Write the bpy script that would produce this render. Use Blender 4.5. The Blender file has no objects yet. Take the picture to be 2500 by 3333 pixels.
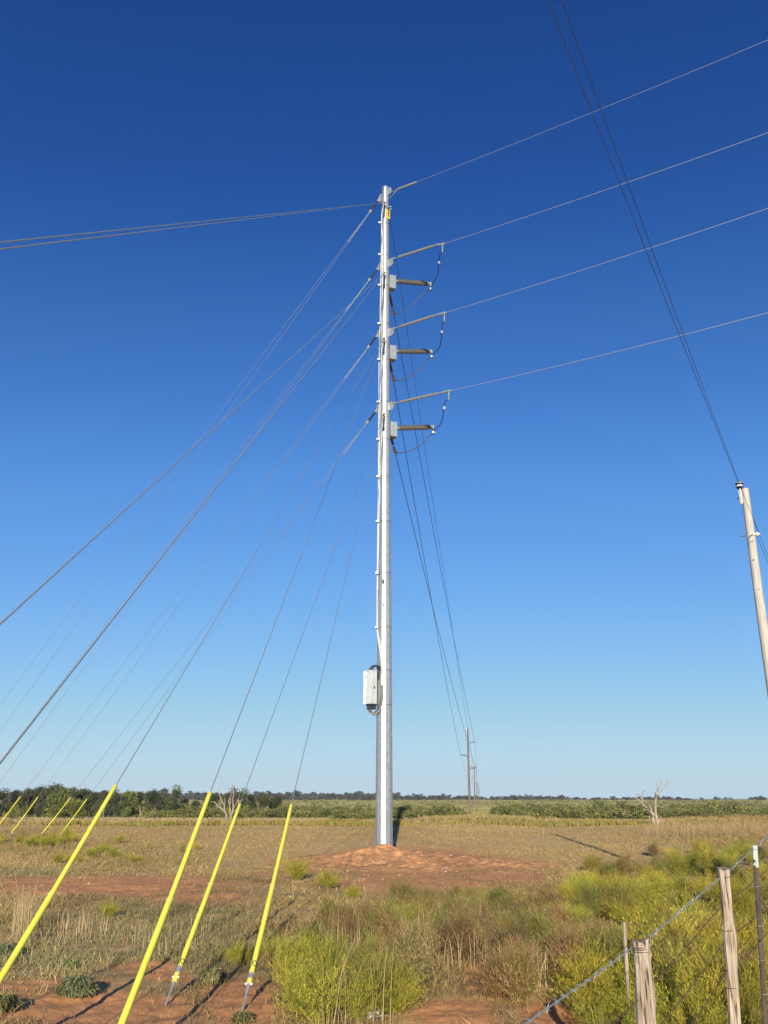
import bpy, math, random
import numpy as np
from mathutils import Vector

random.seed(7)
RNG = np.random.default_rng(7)
SC = bpy.context.scene
COL = SC.collection
R = math.radians

# ------------------------------------------------------------------ camera, sky, sun, exposure
F = 2780.0                     # focal length in photograph pixels (2500 x 3333)
PITCH = R(18.55)
EYE = Vector((0, 0, 2.3))
cam_data = bpy.data.cameras.new('camera')
cam_data.sensor_fit = 'VERTICAL'
cam_data.sensor_height = 24.0
cam_data.lens = 24.0 * F / 3333.0
cam_data.clip_end = 6000
cam_data.clip_start = 0.05
cam = bpy.data.objects.new('camera', cam_data)
COL.objects.link(cam)
cam.location = EYE
cam.rotation_euler = (R(90) + PITCH, 0, 0)
SC.camera = cam

SUN_EL, SUN_AZ = R(15.8), R(1.6)          # light travels away from the camera, a little to the right
sun_data = bpy.data.lights.new('sun', 'SUN')
sun_data.energy = 4.0
sun_data.angle = R(0.4)
sun_data.color = (1.0, 0.88, 0.70)
sun = bpy.data.objects.new('sun', sun_data)
COL.objects.link(sun)
to_sun = Vector((-math.sin(SUN_AZ) * math.cos(SUN_EL), -math.cos(SUN_AZ) * math.cos(SUN_EL), math.sin(SUN_EL)))
sun.rotation_euler = to_sun.to_track_quat('Z', 'Y').to_euler()

world = bpy.data.worlds.new('World')
SC.world = world
world.use_nodes = True
wn = world.node_tree
bg = wn.nodes['Background']
sky = wn.nodes.new('ShaderNodeTexSky')
sky.sky_type = 'NISHITA'
sky.sun_disc = False
sky.sun_elevation = SUN_EL
sky.sun_rotation = R(180) + SUN_AZ
sky.altitude = 300
sky.air_density = 0.7
sky.dust_density = 0.0
sky.ozone_density = 3.0
hs = wn.nodes.new('ShaderNodeHueSaturation')
hs.inputs['Hue'].default_value = 0.522
hs.inputs['Saturation'].default_value = 1.35
gm = wn.nodes.new('ShaderNodeGamma')
gm.inputs['Gamma'].default_value = 0.78
wn.links.new(sky.outputs[0], gm.inputs['Color'])
wn.links.new(gm.outputs[0], hs.inputs['Color'])
# film-like response of the sky colour: brighter middle, softer horizon
k_in = wn.nodes.new('ShaderNodeVectorMath')
k_in.operation = 'SCALE'
k_in.inputs['Scale'].default_value = 0.1586
cv = wn.nodes.new('ShaderNodeRGBCurve')
for ci, pts in enumerate((
        [(0, 0), (0.0185, 0.0085), (0.032, 0.038), (0.067, 0.118), (0.20, 0.295), (0.381, 0.415), (0.774, 0.490), (1, 0.50)],
        [(0, 0), (0.063, 0.057), (0.102, 0.150), (0.181, 0.335), (0.38, 0.56), (0.638, 0.675), (1, 0.71)],
        [(0, 0), (0.238, 0.255), (0.352, 0.47), (0.552, 0.79), (0.78, 0.88), (0.90, 0.83), (1, 0.87)])):
    c = cv.mapping.curves[ci]
    c.points[0].location = pts[0]
    c.points[1].location = pts[-1]
    for p in pts[1:-1]:
        c.points.new(*p)
cv.mapping.update()
k_out = wn.nodes.new('ShaderNodeVectorMath')
k_out.operation = 'SCALE'
k_out.inputs['Scale'].default_value = 6.305
wn.links.new(hs.outputs[0], k_in.inputs[0])
wn.links.new(k_in.outputs[0], cv.inputs['Color'])
wn.links.new(cv.outputs[0], k_out.inputs[0])
wn.links.new(k_out.outputs[0], bg.inputs['Color'])
bg.inputs['Strength'].default_value = 0.085

SC.view_settings.view_transform = 'Standard'
SC.view_settings.look = 'None'
SC.view_settings.exposure = 0.9
SC.view_settings.gamma = 1.0
SC.cycles.max_bounces = 5
SC.cycles.transparent_max_bounces = 6

# ------------------------------------------------------------------ helpers: pixels of the photograph to points
FW = Vector((0, math.cos(PITCH), math.sin(PITCH)))
UP = Vector((0, -math.sin(PITCH), math.cos(PITCH)))


def ray(px, py):
    return Vector(((px - 1250.0) / F, 0, 0)) + FW + UP * ((1666.5 - py) / F)


def at_y(px, py, Y):
    r = ray(px, py)
    return EYE + r * (Y / r.y)


def proj(p):
    d = Vector(p) - EYE
    z = d.dot(FW)
    return 1250 + F * d.x / z, 1666.5 - F * d.dot(UP) / z


def proj_np(x, y, z):
    dz = z - EYE.z
    zc = y * FW.y + dz * FW.z
    zc = np.where(zc < 0.2, 0.2, zc)
    return 1250 + F * x / zc, 1666.5 - F * (y * UP.y + dz * UP.z) / zc


def sstep(a, b, t):
    t = np.clip((t - a) / (b - a), 0, 1)
    return t * t * (3 - 2 * t)


def vnoise(x, y, seed=0):
    """smooth value noise in about -1..1"""
    xi, yi = np.floor(x), np.floor(y)
    fx, fy = x - xi, y - yi
    fx, fy = fx * fx * (3 - 2 * fx), fy * fy * (3 - 2 * fy)

    def h(a, b):
        s = np.sin(a * 127.1 + b * 311.7 + seed * 74.7) * 43758.5453
        return (s - np.floor(s)) * 2 - 1
    a, b, c, d = h(xi, yi), h(xi + 1, yi), h(xi, yi + 1), h(xi + 1, yi + 1)
    return (a * (1 - fx) + b * fx) * (1 - fy) + (c * (1 - fx) + d * fx) * fy


def fbm(x, y, seed=0, n=4):
    s, a = 0, 0.5
    for k in range(n):
        s = s + a * vnoise(x * 2 ** k, y * 2 ** k, seed + k)
        a *= 0.5
    return s


def ground_np(x, y):
    h = 0.4 * sstep(33, 68, y) - 1.65 * sstep(78, 190, y) + 2.3 * sstep(260, 620, y)
    h = h + 0.55 * sstep(5.0, 1.5, y)                                       # shoulder of the road bank
    h = h + 0.6 * sstep(2.2, 5.0, x - 0.1 * y) * sstep(16, 9, y) * sstep(4, 7, y)   # rise under the fence
    h = h - 0.10 * np.exp(-((x - 2.3) / 0.55) ** 2 - ((y - 10.9) / 0.9) ** 2)        # washed-out gully
    h = h + 0.07 * np.exp(-((x - 1.75) / 0.7) ** 2 - ((y - 12.2) / 0.5) ** 2)
    near = sstep(70, 25, y)
    h = h + near * (0.10 * fbm(x * 0.35, y * 0.35, 3) + 0.03 * fbm(x * 1.7, y * 1.7, 9))
    h = h + (1 - near) * 0.35 * fbm(x * 0.02, y * 0.02, 5, 2) * sstep(150, 400, y)
    return h


def gz(x, y):
    return float(ground_np(np.array([float(x)]), np.array([float(y)]))[0])


T_MARCH = np.concatenate([np.geomspace(2.0, 90, 2500), np.geomspace(90.5, 4000, 500)])


def on_ground(px, py):
    r = ray(px, py)
    z = EYE.z + r.z * T_MARCH
    g = ground_np(r.x * T_MARCH, r.y * T_MARCH)
    hit = np.nonzero(z <= g)[0]
    if not len(hit):
        return EYE + r * 1000
    i = max(int(hit[0]), 1)
    d0, d1 = z[i - 1] - g[i - 1], z[i] - g[i]
    k = d0 / (d0 - d1) if d0 != d1 else 0
    return EYE + r * float(T_MARCH[i - 1] + (T_MARCH[i] - T_MARCH[i - 1]) * k)


# ------------------------------------------------------------------ materials
def new_mat(name):
    m = bpy.data.materials.new(name)
    m.use_nodes = True
    nt = m.node_tree
    return m, nt, nt.nodes['Principled BSDF']


def mat(name, c1, c2=None, scale=8.0, rough=0.7, metal=0.0, bump=0.0, stretch=(1, 1, 1), detail=6, spec=0.5, lo=0.35, hi=0.65):
    m, nt, b = new_mat(name)
    b.inputs['Roughness'].default_value = rough
    b.inputs['Metallic'].default_value = metal
    b.inputs['Specular IOR Level'].default_value = spec
    if c2 is None:
        c2 = tuple(v * 0.78 for v in c1)
    tc = nt.nodes.new('ShaderNodeTexCoord')
    mp = nt.nodes.new('ShaderNodeMapping')
    mp.inputs['Scale'].default_value = stretch
    nz = nt.nodes.new('ShaderNodeTexNoise')
    nz.inputs['Scale'].default_value = scale
    nz.inputs['Detail'].default_value = detail
    rp = nt.nodes.new('ShaderNodeValToRGB')
    rp.color_ramp.elements[0].position = lo
    rp.color_ramp.elements[1].position = hi
    rp.color_ramp.elements[0].color = (*c2, 1)
    rp.color_ramp.elements[1].color = (*c1, 1)
    nt.links.new(tc.outputs['Object'], mp.inputs['Vector'])
    nt.links.new(mp.outputs[0], nz.inputs['Vector'])
    nt.links.new(nz.outputs['Fac'], rp.inputs[0])
    nt.links.new(rp.outputs[0], b.inputs['Base Color'])
    if bump:
        bp = nt.nodes.new('ShaderNodeBump')
        bp.inputs['Strength'].default_value = bump
        bp.inputs['Distance'].default_value = 0.02
        nt.links.new(nz.outputs['Fac'], bp.inputs['Height'])
        nt.links.new(bp.outputs[0], b.inputs['Normal'])
    return m


def mat_attr(name, rough=0.85, trans=0.0, var=0.0, spec=0.2):
    """colour carried by the plant's own vertices (each blade or leaf has its own colour)"""
    m, nt, b = new_mat(name)
    b.inputs['Roughness'].default_value = rough
    b.inputs['Specular IOR Level'].default_value = spec
    at = nt.nodes.new('ShaderNodeAttribute')
    at.attribute_name = 'tint'
    nt.links.new(at.outputs['Color'], b.inputs['Base Color'])
    if trans:
        tr = nt.nodes.new('ShaderNodeBsdfTranslucent')
        mx = nt.nodes.new('ShaderNodeMixShader')
        mx.inputs[0].default_value = trans
        nt.links.new(at.outputs['Color'], tr.inputs['Color'])
        nt.links.new(b.outputs[0], mx.inputs[1])
        nt.links.new(tr.outputs[0], mx.inputs[2])
        nt.links.new(mx.outputs[0], nt.nodes['Material Output'].inputs['Surface'])
    return m


M = {}
M['galv'] = mat('galvanised_steel', (0.45, 0.48, 0.485), (0.30, 0.335, 0.345), 15, 0.42, 0.62, 0.0, (1, 1, 0.5), 8)
M['galv_dark'] = mat('weathered_galvanised', (0.42, 0.44, 0.44), (0.28, 0.30, 0.31), 30, 0.5, 0.5)
M['galv_box'] = mat('aluminium_cover', (0.60, 0.64, 0.62), (0.50, 0.54, 0.53), 9, 0.45, 0.35, 0, (1, 1, 0.4))
M['strap'] = mat('strap_steel', (0.16, 0.17, 0.18), (0.10, 0.10, 0.11), 30, 0.5, 0.4)
M['bolt'] = mat('zinc_bolt', (0.5, 0.5, 0.5), (0.35, 0.35, 0.36), 40, 0.45, 0.5)
M['rubber'] = mat('dark_rubber', (0.03, 0.03, 0.035), (0.015, 0.015, 0.018), 30, 0.5)
M['insul'] = mat('grey_silicone', (0.15, 0.142, 0.132), (0.10, 0.094, 0.088), 20, 0.5)
M['insul_pale'] = mat('pale_grey_silicone', (0.25, 0.238, 0.222), (0.17, 0.16, 0.15), 20, 0.5)
M['cond'] = mat('aluminium_conductor', (0.36, 0.37, 0.37), (0.26, 0.27, 0.27), 60, 0.5, 0.4)
M['cond_dark'] = mat('aged_conductor', (0.09, 0.09, 0.09), (0.05, 0.05, 0.05), 60, 0.6)
M['strand'] = mat('guy_strand', (0.34, 0.36, 0.37), (0.2, 0.21, 0.22), 90, 0.5, 0.45)
M['jumper'] = mat('jumper_conductor', (0.06, 0.06, 0.06), (0.035, 0.035, 0.035), 60, 0.6)
M['cable_white'] = mat('white_cable', (0.60, 0.61, 0.59), (0.46, 0.47, 0.46), 12, 0.5)
M['cable_black'] = mat('black_cable', (0.035, 0.035, 0.05), (0.02, 0.02, 0.03), 12, 0.45)
M['cable_grey'] = mat('grey_cable', (0.19, 0.18, 0.165), (0.10, 0.095, 0.09), 12, 0.5)
def scuffed_yellow():
    m = mat('yellow_guard', (0.74, 0.715, 0.085), (0.60, 0.575, 0.055), 4, 0.45, 0, 0, (1, 1, 1), 6, 0.5, 0.25, 0.75)
    nt = m.node_tree
    b = nt.nodes['Principled BSDF']
    src = b.inputs['Base Color'].links[0].from_socket
    tc = nt.nodes.new('ShaderNodeTexCoord')
    nz = nt.nodes.new('ShaderNodeTexNoise')
    nz.inputs['Scale'].default_value = 9
    nz.inputs['Detail'].default_value = 10
    nz.inputs['Roughness'].default_value = 0.72
    mr = nt.nodes.new('ShaderNodeMapRange')
    mr.inputs['From Min'].default_value = 0.52
    mr.inputs['From Max'].default_value = 0.72
    mr.inputs['To Max'].default_value = 0.5
    mx = nt.nodes.new('ShaderNodeMix')
    mx.data_type = 'RGBA'
    mx.inputs[7].default_value = (0.48, 0.40, 0.13, 1)
    nt.links.new(tc.outputs['Object'], nz.inputs['Vector'])
    nt.links.new(nz.outputs['Fac'], mr.inputs['Value'])
    nt.links.new(mr.outputs[0], mx.inputs[0])
    nt.links.new(src, mx.inputs[6])
    nt.links.new(mx.outputs[2], b.inputs['Base Color'])
    return m


M['yellow'] = scuffed_yellow()
M['tag_yellow'] = mat('tag_yellow', (0.72, 0.50, 0.03), (0.62, 0.42, 0.02), 12, 0.5)
M['ink'] = mat('black_ink', (0.03, 0.02, 0.015), (0.02, 0.012, 0.01), 12, 0.6)
M['porcelain'] = mat('white_porcelain', (0.75, 0.74, 0.72), (0.6, 0.6, 0.6), 10, 0.25)
M['porcelain_dark'] = mat('dark_porcelain', (0.035, 0.035, 0.05), (0.02, 0.02, 0.03), 10, 0.25)
M['greywood'] = mat('weathered_pole_wood', (0.49, 0.465, 0.42), (0.33, 0.305, 0.27), 7, 0.85, 0, 0.5, (6, 6, 0.35), 8)
M['brownwood'] = mat('treated_pole_wood', (0.20, 0.135, 0.10), (0.12, 0.085, 0.065), 7, 0.85, 0, 0.2, (5, 5, 0.4), 6)
M['deadwood'] = mat('bleached_dead_wood', (0.40, 0.335, 0.27), (0.20, 0.16, 0.125), 5, 0.9, 0, 0.4, (3, 3, 0.8), 6)
M['charred'] = mat('charred_dead_wood', (0.06, 0.045, 0.04), (0.03, 0.025, 0.02), 5, 0.9)
M['bark'] = mat('tree_bark', (0.13, 0.10, 0.075), (0.07, 0.055, 0.04), 4, 0.9)
M['green_paint'] = mat('worn_green_paint', (0.075, 0.10, 0.075), (0.12, 0.07, 0.04), 14, 0.6, 0.1, 0, (1, 1, 0.3))
M['post_top'] = mat('pale_post_paint', (0.50, 0.60, 0.58), (0.33, 0.42, 0.40), 18, 0.5, 0.2)
M['post_rust'] = mat('brown_post_steel', (0.11, 0.085, 0.065), (0.055, 0.045, 0.04), 18, 0.55, 0.3, 0, (1, 1, 0.3))
M['barb_new'] = mat('galvanised_barbed_wire', (0.34, 0.37, 0.37), (0.19, 0.215, 0.22), 120, 0.5, 0.45)
M['barb_old'] = mat('rusty_barbed_wire', (0.10, 0.06, 0.05), (0.055, 0.035, 0.03), 90, 0.75)
M['leaf'] = mat_attr('foliage', 0.75, 0.12)
M['grass'] = mat_attr('dry_grass', 0.8, 0.10)
M['stone'] = mat('pale_stone', (0.55, 0.47, 0.40), (0.38, 0.30, 0.24), 20, 0.85)
M['clear'] = mat('crushed_clear_plastic', (0.6, 0.65, 0.7), (0.35, 0.38, 0.42), 40, 0.12, 0.0)


def wood_post_mat():
    m, nt, b = new_mat('split_cedar')
    b.inputs['Roughness'].default_value = 0.9
    tc = nt.nodes.new('ShaderNodeTexCoord')
    mp = nt.nodes.new('ShaderNodeMapping')
    mp.inputs['Scale'].default_value = (40, 40, 3.0)
    nz = nt.nodes.new('ShaderNodeTexNoise')
    nz.inputs['Scale'].default_value = 1.0
    nz.inputs['Detail'].default_value = 9
    nz.inputs['Distortion'].default_value = 0.7
    rp = nt.nodes.new('ShaderNodeValToRGB')
    e = rp.color_ramp.elements
    e[0].position, e[0].color = 0.36, (0.03, 0.018, 0.012, 1)
    e[1].position, e[1].color = 0.66, (0.42, 0.36, 0.29, 1)
    k = e.new(0.43)
    k.color = (0.24, 0.175, 0.12, 1)
    k = e.new(0.52)
    k.color = (0.33, 0.275, 0.21, 1)
    nt.links.new(tc.outputs['Object'], mp.inputs[0])
    nt.links.new(mp.outputs[0], nz.inputs['Vector'])
    nt.links.new(nz.outputs['Fac'], rp.inputs[0])
    nt.links.new(rp.outputs[0], b.inputs['Base Color'])
    bp = nt.nodes.new('ShaderNodeBump')
    bp.inputs['Strength'].default_value = 0.8
    bp.inputs['Distance'].default_value = 0.012
    nt.links.new(nz.outputs['Fac'], bp.inputs['Height'])
    nt.links.new(bp.outputs[0], b.inputs['Normal'])
    return m


M['cedar'] = wood_post_mat()


def ground_mat():
    m, nt, b = new_mat('field_soil')
    b.inputs['Roughness'].default_value = 0.95
    b.inputs['Specular IOR Level'].default_value = 0.1
    at = nt.nodes.new('ShaderNodeAttribute')
    at.attribute_name = 'tint'
    tc = nt.nodes.new('ShaderNodeTexCoord')
    n1 = nt.nodes.new('ShaderNodeTexNoise')
    n1.inputs['Scale'].default_value = 3.2
    n1.inputs['Detail'].default_value = 10
    n2 = nt.nodes.new('ShaderNodeTexNoise')
    n2.inputs['Scale'].default_value = 22
    n2.inputs['Detail'].default_value = 8
    mr = nt.nodes.new('ShaderNodeMapRange')
    mr.inputs['From Min'].default_value = 0.3
    mr.inputs['From Max'].default_value = 0.7
    mr.inputs['To Min'].default_value = 0.72
    mr.inputs['To Max'].default_value = 1.25
    ad = nt.nodes.new('ShaderNodeMath')
    ad.operation = 'ADD'
    ml = nt.nodes.new('ShaderNodeMath')
    ml.operation = 'MULTIPLY'
    ml.inputs[1].default_value = 0.5
    vm = nt.nodes.new('ShaderNodeVectorMath')
    vm.operation = 'SCALE'
    for n in (n1, n2):
        nt.links.new(tc.outputs['Object'], n.inputs['Vector'])
    nt.links.new(n1.outputs['Fac'], ad.inputs[0])
    nt.links.new(n2.outputs['Fac'], ad.inputs[1])
    nt.links.new(ad.outputs[0], ml.inputs[0])
    nt.links.new(ml.outputs[0], mr.inputs['Value'])
    nt.links.new(at.outputs['Color'], vm.inputs[0])
    nt.links.new(mr.outputs[0], vm.inputs['Scale'])
    nt.links.new(vm.outputs[0], b.inputs['Base Color'])
    bp = nt.nodes.new('ShaderNodeBump')
    bp.inputs['Strength'].default_value = 0.4
    bp.inputs['Distance'].default_value = 0.03
    nt.links.new(ml.outputs[0], bp.inputs['Height'])
    nt.links.new(bp.outputs[0], b.inputs['Normal'])
    return m


M['soil'] = ground_mat()


# ------------------------------------------------------------------ mesh building
class MB:
    def __init__(self):
        self.v, self.f = [], []

    def add(self, vs, fs):
        o = len(self.v)
        self.v += [tuple(p) for p in vs]
        self.f += [tuple(i + o for i in q) for q in fs]

    def tube(self, pts, rad, n=8, cap=True):
        pts = [Vector(p) for p in pts]
        if not hasattr(rad, '__len__'):
            rad = [rad] * len(pts)
        vs, prev = [], None
        for i, p in enumerate(pts):
            a, b = pts[max(i - 1, 0)], pts[min(i + 1, len(pts) - 1)]
            d = (b - a).normalized()
            if prev is None:
                u = d.orthogonal().normalized()
            else:
                u = prev - d * prev.dot(d)
                u = u.normalized() if u.length > 1e-6 else d.orthogonal().normalized()
            prev = u
            w = d.cross(u)
            for k in range(n):
                t = 2 * math.pi * k / n
                vs.append(p + (u * math.cos(t) + w * math.sin(t)) * rad[i])
        fs = []
        for i in range(len(pts) - 1):
            for k in range(n):
                k2 = (k + 1) % n
                fs.append((i * n + k, i * n + k2, (i + 1) * n + k2, (i + 1) * n + k))
        if cap:
            fs.append(tuple(range(n - 1, -1, -1)))
            fs.append(tuple(range((len(pts) - 1) * n, len(pts) * n)))
        self.add(vs, fs)

    def lathe(self, p0, d, prof, n=14):
        d = Vector(d).normalized()
        p0 = Vector(p0)
        self_pts = [p0 + d * t for t, r in prof]
        u = d.orthogonal().normalized()
        w = d.cross(u)
        vs, fs = [], []
        for p, (t, r) in zip(self_pts, prof):
            for k in range(n):
                a = 2 * math.pi * k / n
                vs.append(p + (u * math.cos(a) + w * math.sin(a)) * r)
        for i in range(len(prof) - 1):
            for k in range(n):
                k2 = (k + 1) % n
                fs.append((i * n + k, i * n + k2, (i + 1) * n + k2, (i + 1) * n + k))
        fs.append(tuple(range(n - 1, -1, -1)))
        fs.append(tuple(range((len(prof) - 1) * n, len(prof) * n)))
        self.add(vs, fs)

    def prism(self, poly, z0, z1):
        n = len(poly)
        vs = [(x, y, z0) for x, y in poly] + [(x, y, z1) for x, y in poly]
        fs = [tuple(range(n - 1, -1, -1)), tuple(range(n, 2 * n))]
        fs += [(k, (k + 1) % n, n + (k + 1) % n, n + k) for k in range(n)]
        self.add(vs, fs)

    def slab(self, pts, thick):
        """a flat polygon of points given a thickness along its normal"""
        pts = [Vector(p) for p in pts]
        nrm = (pts[1] - pts[0]).cross(pts[2] - pts[0]).normalized() * (thick / 2)
        n = len(pts)
        vs = [p + nrm for p in pts] + [p - nrm for p in pts]
        fs = [tuple(range(n)), tuple(range(2 * n - 1, n - 1, -1))]
        fs += [((k + 1) % n, k, n + k, n + (k + 1) % n) for k in range(n)]
        self.add(vs, fs)

    def obox(self, c, ax, ay, az, sx, sy, sz):
        c, ax, ay, az = Vector(c), Vector(ax), Vector(ay), Vector(az)
        vs = [c + ax * (sx * i / 2) + ay * (sy * j / 2) + az * (sz * k / 2) for k in (-1, 1) for j in (-1, 1) for i in (-1, 1)]
        self.add(vs, [(0, 2, 3, 1), (4, 5, 7, 6), (0, 1, 5, 4), (2, 6, 7, 3), (0, 4, 6, 2), (1, 3, 7, 5)])

    def build(self, name, m, parent=None, loc=None, smooth=False):
        off = Vector((0, 0, 0))
        q = parent
        while q is not None:
            off += Vector(q.location)
            q = q.parent
        if loc is not None:
            off = Vector(loc)
        me = bpy.data.meshes.new(name)
        me.from_pydata([tuple(Vector(p) - off) for p in self.v], [], self.f)
        me.materials.append(m)
        if smooth:
            me.polygons.foreach_set('use_smooth', [True] * len(me.polygons))
            try:
                me.set_sharp_from_angle(angle=R(40))
            except Exception:
                pass
        me.update()
        o = bpy.data.objects.new(name, me)
        COL.objects.link(o)
        if parent is not None:
            o.parent = parent
        elif loc is not None:
            o.location = loc
        return o


def tag(o, label=None, cat=None, group=None, kind=None):
    if label:
        o['label'] = label
    if cat:
        o['category'] = cat
    if group:
        o['group'] = group
    if kind:
        o['kind'] = kind
    return o


def thing(name, loc, label, cat, group=None):
    o = bpy.data.objects.new(name, None)
    COL.objects.link(o)
    o.location = loc
    o.empty_display_size = 0.3
    return tag(o, label, cat, group)


def np_mesh(name, V, T, tint, m, parent=None, loc=(0, 0, 0), smooth=False):
    V = np.asarray(V, dtype=np.float32)
    T = np.asarray(T, dtype=np.int32)
    me = bpy.data.meshes.new(name)
    nv, nf, k = len(V), len(T), T.shape[1]
    me.vertices.add(nv)
    me.vertices.foreach_set('co', V.ravel())
    me.loops.add(nf * k)
    me.loops.foreach_set('vertex_index', T.ravel())
    me.polygons.add(nf)
    me.polygons.foreach_set('loop_start', np.arange(0, nf * k, k, dtype=np.int32))
    me.polygons.foreach_set('loop_total', np.full(nf, k, dtype=np.int32))
    if smooth:
        me.polygons.foreach_set('use_smooth', np.ones(nf, dtype=bool))
    if tint is not None:
        a = me.attributes.new('tint', 'FLOAT_COLOR', 'POINT')
        c4 = np.ones((nv, 4), dtype=np.float32)
        c4[:, :3] = tint
        a.data.foreach_set('color', c4.ravel())
    me.materials.append(m)
    me.update(calc_edges=True)
    o = bpy.data.objects.new(name, me)
    COL.objects.link(o)
    o.location = loc
    if parent is not None:
        o.parent = parent
    return o


def copy_tree(o, parent=None):
    c = o.copy()
    COL.objects.link(c)
    c.parent = parent
    for ch in list(o.children):
        copy_tree(ch, c)
    return c


# ------------------------------------------------------------------ zones of the ground (as places seen in the photograph)
def blob(px, py, cx, cy, rx, ry, amp=1.0, nz=0):
    q = ((px - cx) / rx) ** 2 + ((py - cy) / ry) ** 2
    return amp * np.exp(-(q ** 1.5) * 0.9)


def zone(px, py, lst):
    s = np.zeros_like(px)
    for e in lst:
        s = np.maximum(s, blob(px, py, *e))
    return s


SOIL = [(380, 2882, 430, 42), (640, 2925, 190, 24), (60, 2870, 160, 18), (330, 3290, 420, 70), (800, 3260, 150, 90), (150, 3205, 260, 22),
        (480, 3150, 120, 18), (1350, 2810, 330, 55), (1350, 2875, 300, 34), (1650, 2850, 170, 26), (900, 2842, 110, 14),
        (1620, 3190, 120, 60), (1480, 3310, 160, 50), (1800, 3310, 120, 40), (780, 3115, 40, 14), (1010, 2830, 90, 18), (560, 3175, 120, 14)]
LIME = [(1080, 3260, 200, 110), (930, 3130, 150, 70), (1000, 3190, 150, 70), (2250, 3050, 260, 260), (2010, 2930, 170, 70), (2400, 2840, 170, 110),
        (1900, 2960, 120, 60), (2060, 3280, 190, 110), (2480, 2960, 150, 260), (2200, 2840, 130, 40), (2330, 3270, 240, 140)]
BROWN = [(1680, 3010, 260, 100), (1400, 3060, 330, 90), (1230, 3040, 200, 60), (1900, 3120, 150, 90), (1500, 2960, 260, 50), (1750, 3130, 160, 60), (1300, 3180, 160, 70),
         (2050, 2830, 120, 30)]
SAGE = [(200, 3120, 330, 55), (450, 3085, 260, 45), (330, 3030, 330, 60), (660, 3090, 220, 70), (80, 2850, 160, 30), (620, 3150, 110, 22), (560, 2990, 260, 50)]


# ------------------------------------------------------------------ ground sheet
def build_ground():
    ang = np.concatenate([np.linspace(-100, -31, 40)[:-1], np.linspace(-31, 31, 560), np.linspace(31, 100, 40)[1:]])
    ang = np.radians(ang)
    d1 = np.linspace(1.2, 8, 40)[:-1]
    d2 = np.geomspace(8, 60, 460)[:-1]
    d3 = np.geomspace(60, 700, 150)[:-1]
    d4 = np.geomspace(700, 4500, 24)
    d = np.concatenate([[-0.01], d1, d2, d3, d4])
    A, D = np.meshgrid(ang, d)
    X, Y = D * np.sin(A), D * np.cos(A)
    Z = ground_np(X, Y)
    px, py = proj_np(X, Y, Z)
    wob = 1 + 0 * px
    jx, jy = 40 * fbm(X * 0.6, Y * 0.6, 21) * np.clip(14 / np.maximum(D, 3), 0.3, 2), 26 * fbm(X * 0.8, Y * 0.8, 31) * np.clip(14 / np.maximum(D, 3), 0.2, 2)
    soil = zone(px + jx, py + jy, SOIL)
    soil = np.clip((soil + 0.25 * fbm(X * 1.3, Y * 1.3, 41)) * 1.6 - 0.25, 0, 1)
    n = fbm(X * 0.5, Y * 0.5, 51)[..., None]
    n2 = fbm(X * 4, Y * 4, 61)[..., None]
    red = np.array([0.57, 0.275, 0.115]) * (1 + 0.15 * n + 0.22 * n2)
    thatch = np.array([0.40, 0.275, 0.115]) * (1 + 0.25 * n + 0.4 * n2)
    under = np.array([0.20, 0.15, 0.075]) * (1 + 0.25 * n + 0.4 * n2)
    field = np.array([0.55, 0.38, 0.155]) * (1 + 0.10 * n + 0.18 * n2)
    t = sstep(24, 40, D)[..., None]
    col = thatch * (1 - t) + field * t
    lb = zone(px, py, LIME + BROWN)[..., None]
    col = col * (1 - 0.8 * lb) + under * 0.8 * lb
    farg = sstep(76, 105, Y)[..., None]
    olive = np.array([0.22, 0.21, 0.085]) * (1 + 0.35 * fbm(X * 0.06, Y * 0.02, 71)[..., None])
    col = col * (1 - farg) + olive * farg
    # pale dry clearing at the foot of the left-hand wood, and the cleared line corridor
    cl = (sstep(-6, -24, X) * sstep(76, 82, Y) * sstep(104, 96, Y))[..., None]
    col = col * (1 - cl) + np.array([0.46, 0.36, 0.21]) * cl
    cor = (np.exp(-((X - 0.105 * Y) / (2.2 + 0.010 * Y)) ** 2) * sstep(78, 90, Y))[..., None]
    col = col * (1 - 0.7 * cor) + np.array([0.40, 0.31, 0.15]) * 0.7 * cor
    s = (soil * sstep(60, 45, Y))[..., None]
    col = col * (1 - s) + red * s
    Z = Z + soil * (0.02 * fbm(X * 4, Y * 4, 81) + 0.010 * fbm(X * 14, Y * 14, 85, 2)) * sstep(40, 20, D)
    V = np.stack([X, Y, Z], -1).reshape(-1, 3)
    na, nd = len(ang), len(d)
    i = np.arange(nd - 1)[:, None] * na + np.arange(na - 1)[None, :]
    Q = np.stack([i, i + 1, i + na + 1, i + na], -1).reshape(-1, 4)
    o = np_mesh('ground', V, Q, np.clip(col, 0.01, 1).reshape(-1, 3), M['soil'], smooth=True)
    tag(o, 'dry field of brown grass and red soil running to the horizon', 'ground', kind='structure')


build_ground()

# ------------------------------------------------------------------ dirt mound round the pole
PX, PY = 0.0, 36.0


def mound_h(x, y):
    e = np.sqrt(((x - 0.1) / 4.2) ** 2 + ((y - 35.3) / 4.8) ** 2)
    h = 0.44 * np.exp(-(e * 1.45) ** 1.5 * 1.2) + 0.09 * np.exp(-(e * 0.9) ** 2)
    e2 = np.sqrt(((x - 2.6) / 5.2) ** 2 + ((y - 33.2) / 4.2) ** 2)
    h = np.maximum(h, 0.20 * np.exp(-(e2 * 1.3) ** 2))
    h = h * (1 + 0.6 * fbm(x * 0.9, y * 0.9, 101) + 0.25 * fbm(x * 2.2, y * 2.2, 104)) + (0.035 * fbm(x * 3.3, y * 3.3, 111) + 0.045 * fbm(x * 8, y * 8, 115, 3)) * np.clip(h * 6, 0, 1)
    return h - 0.07


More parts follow.
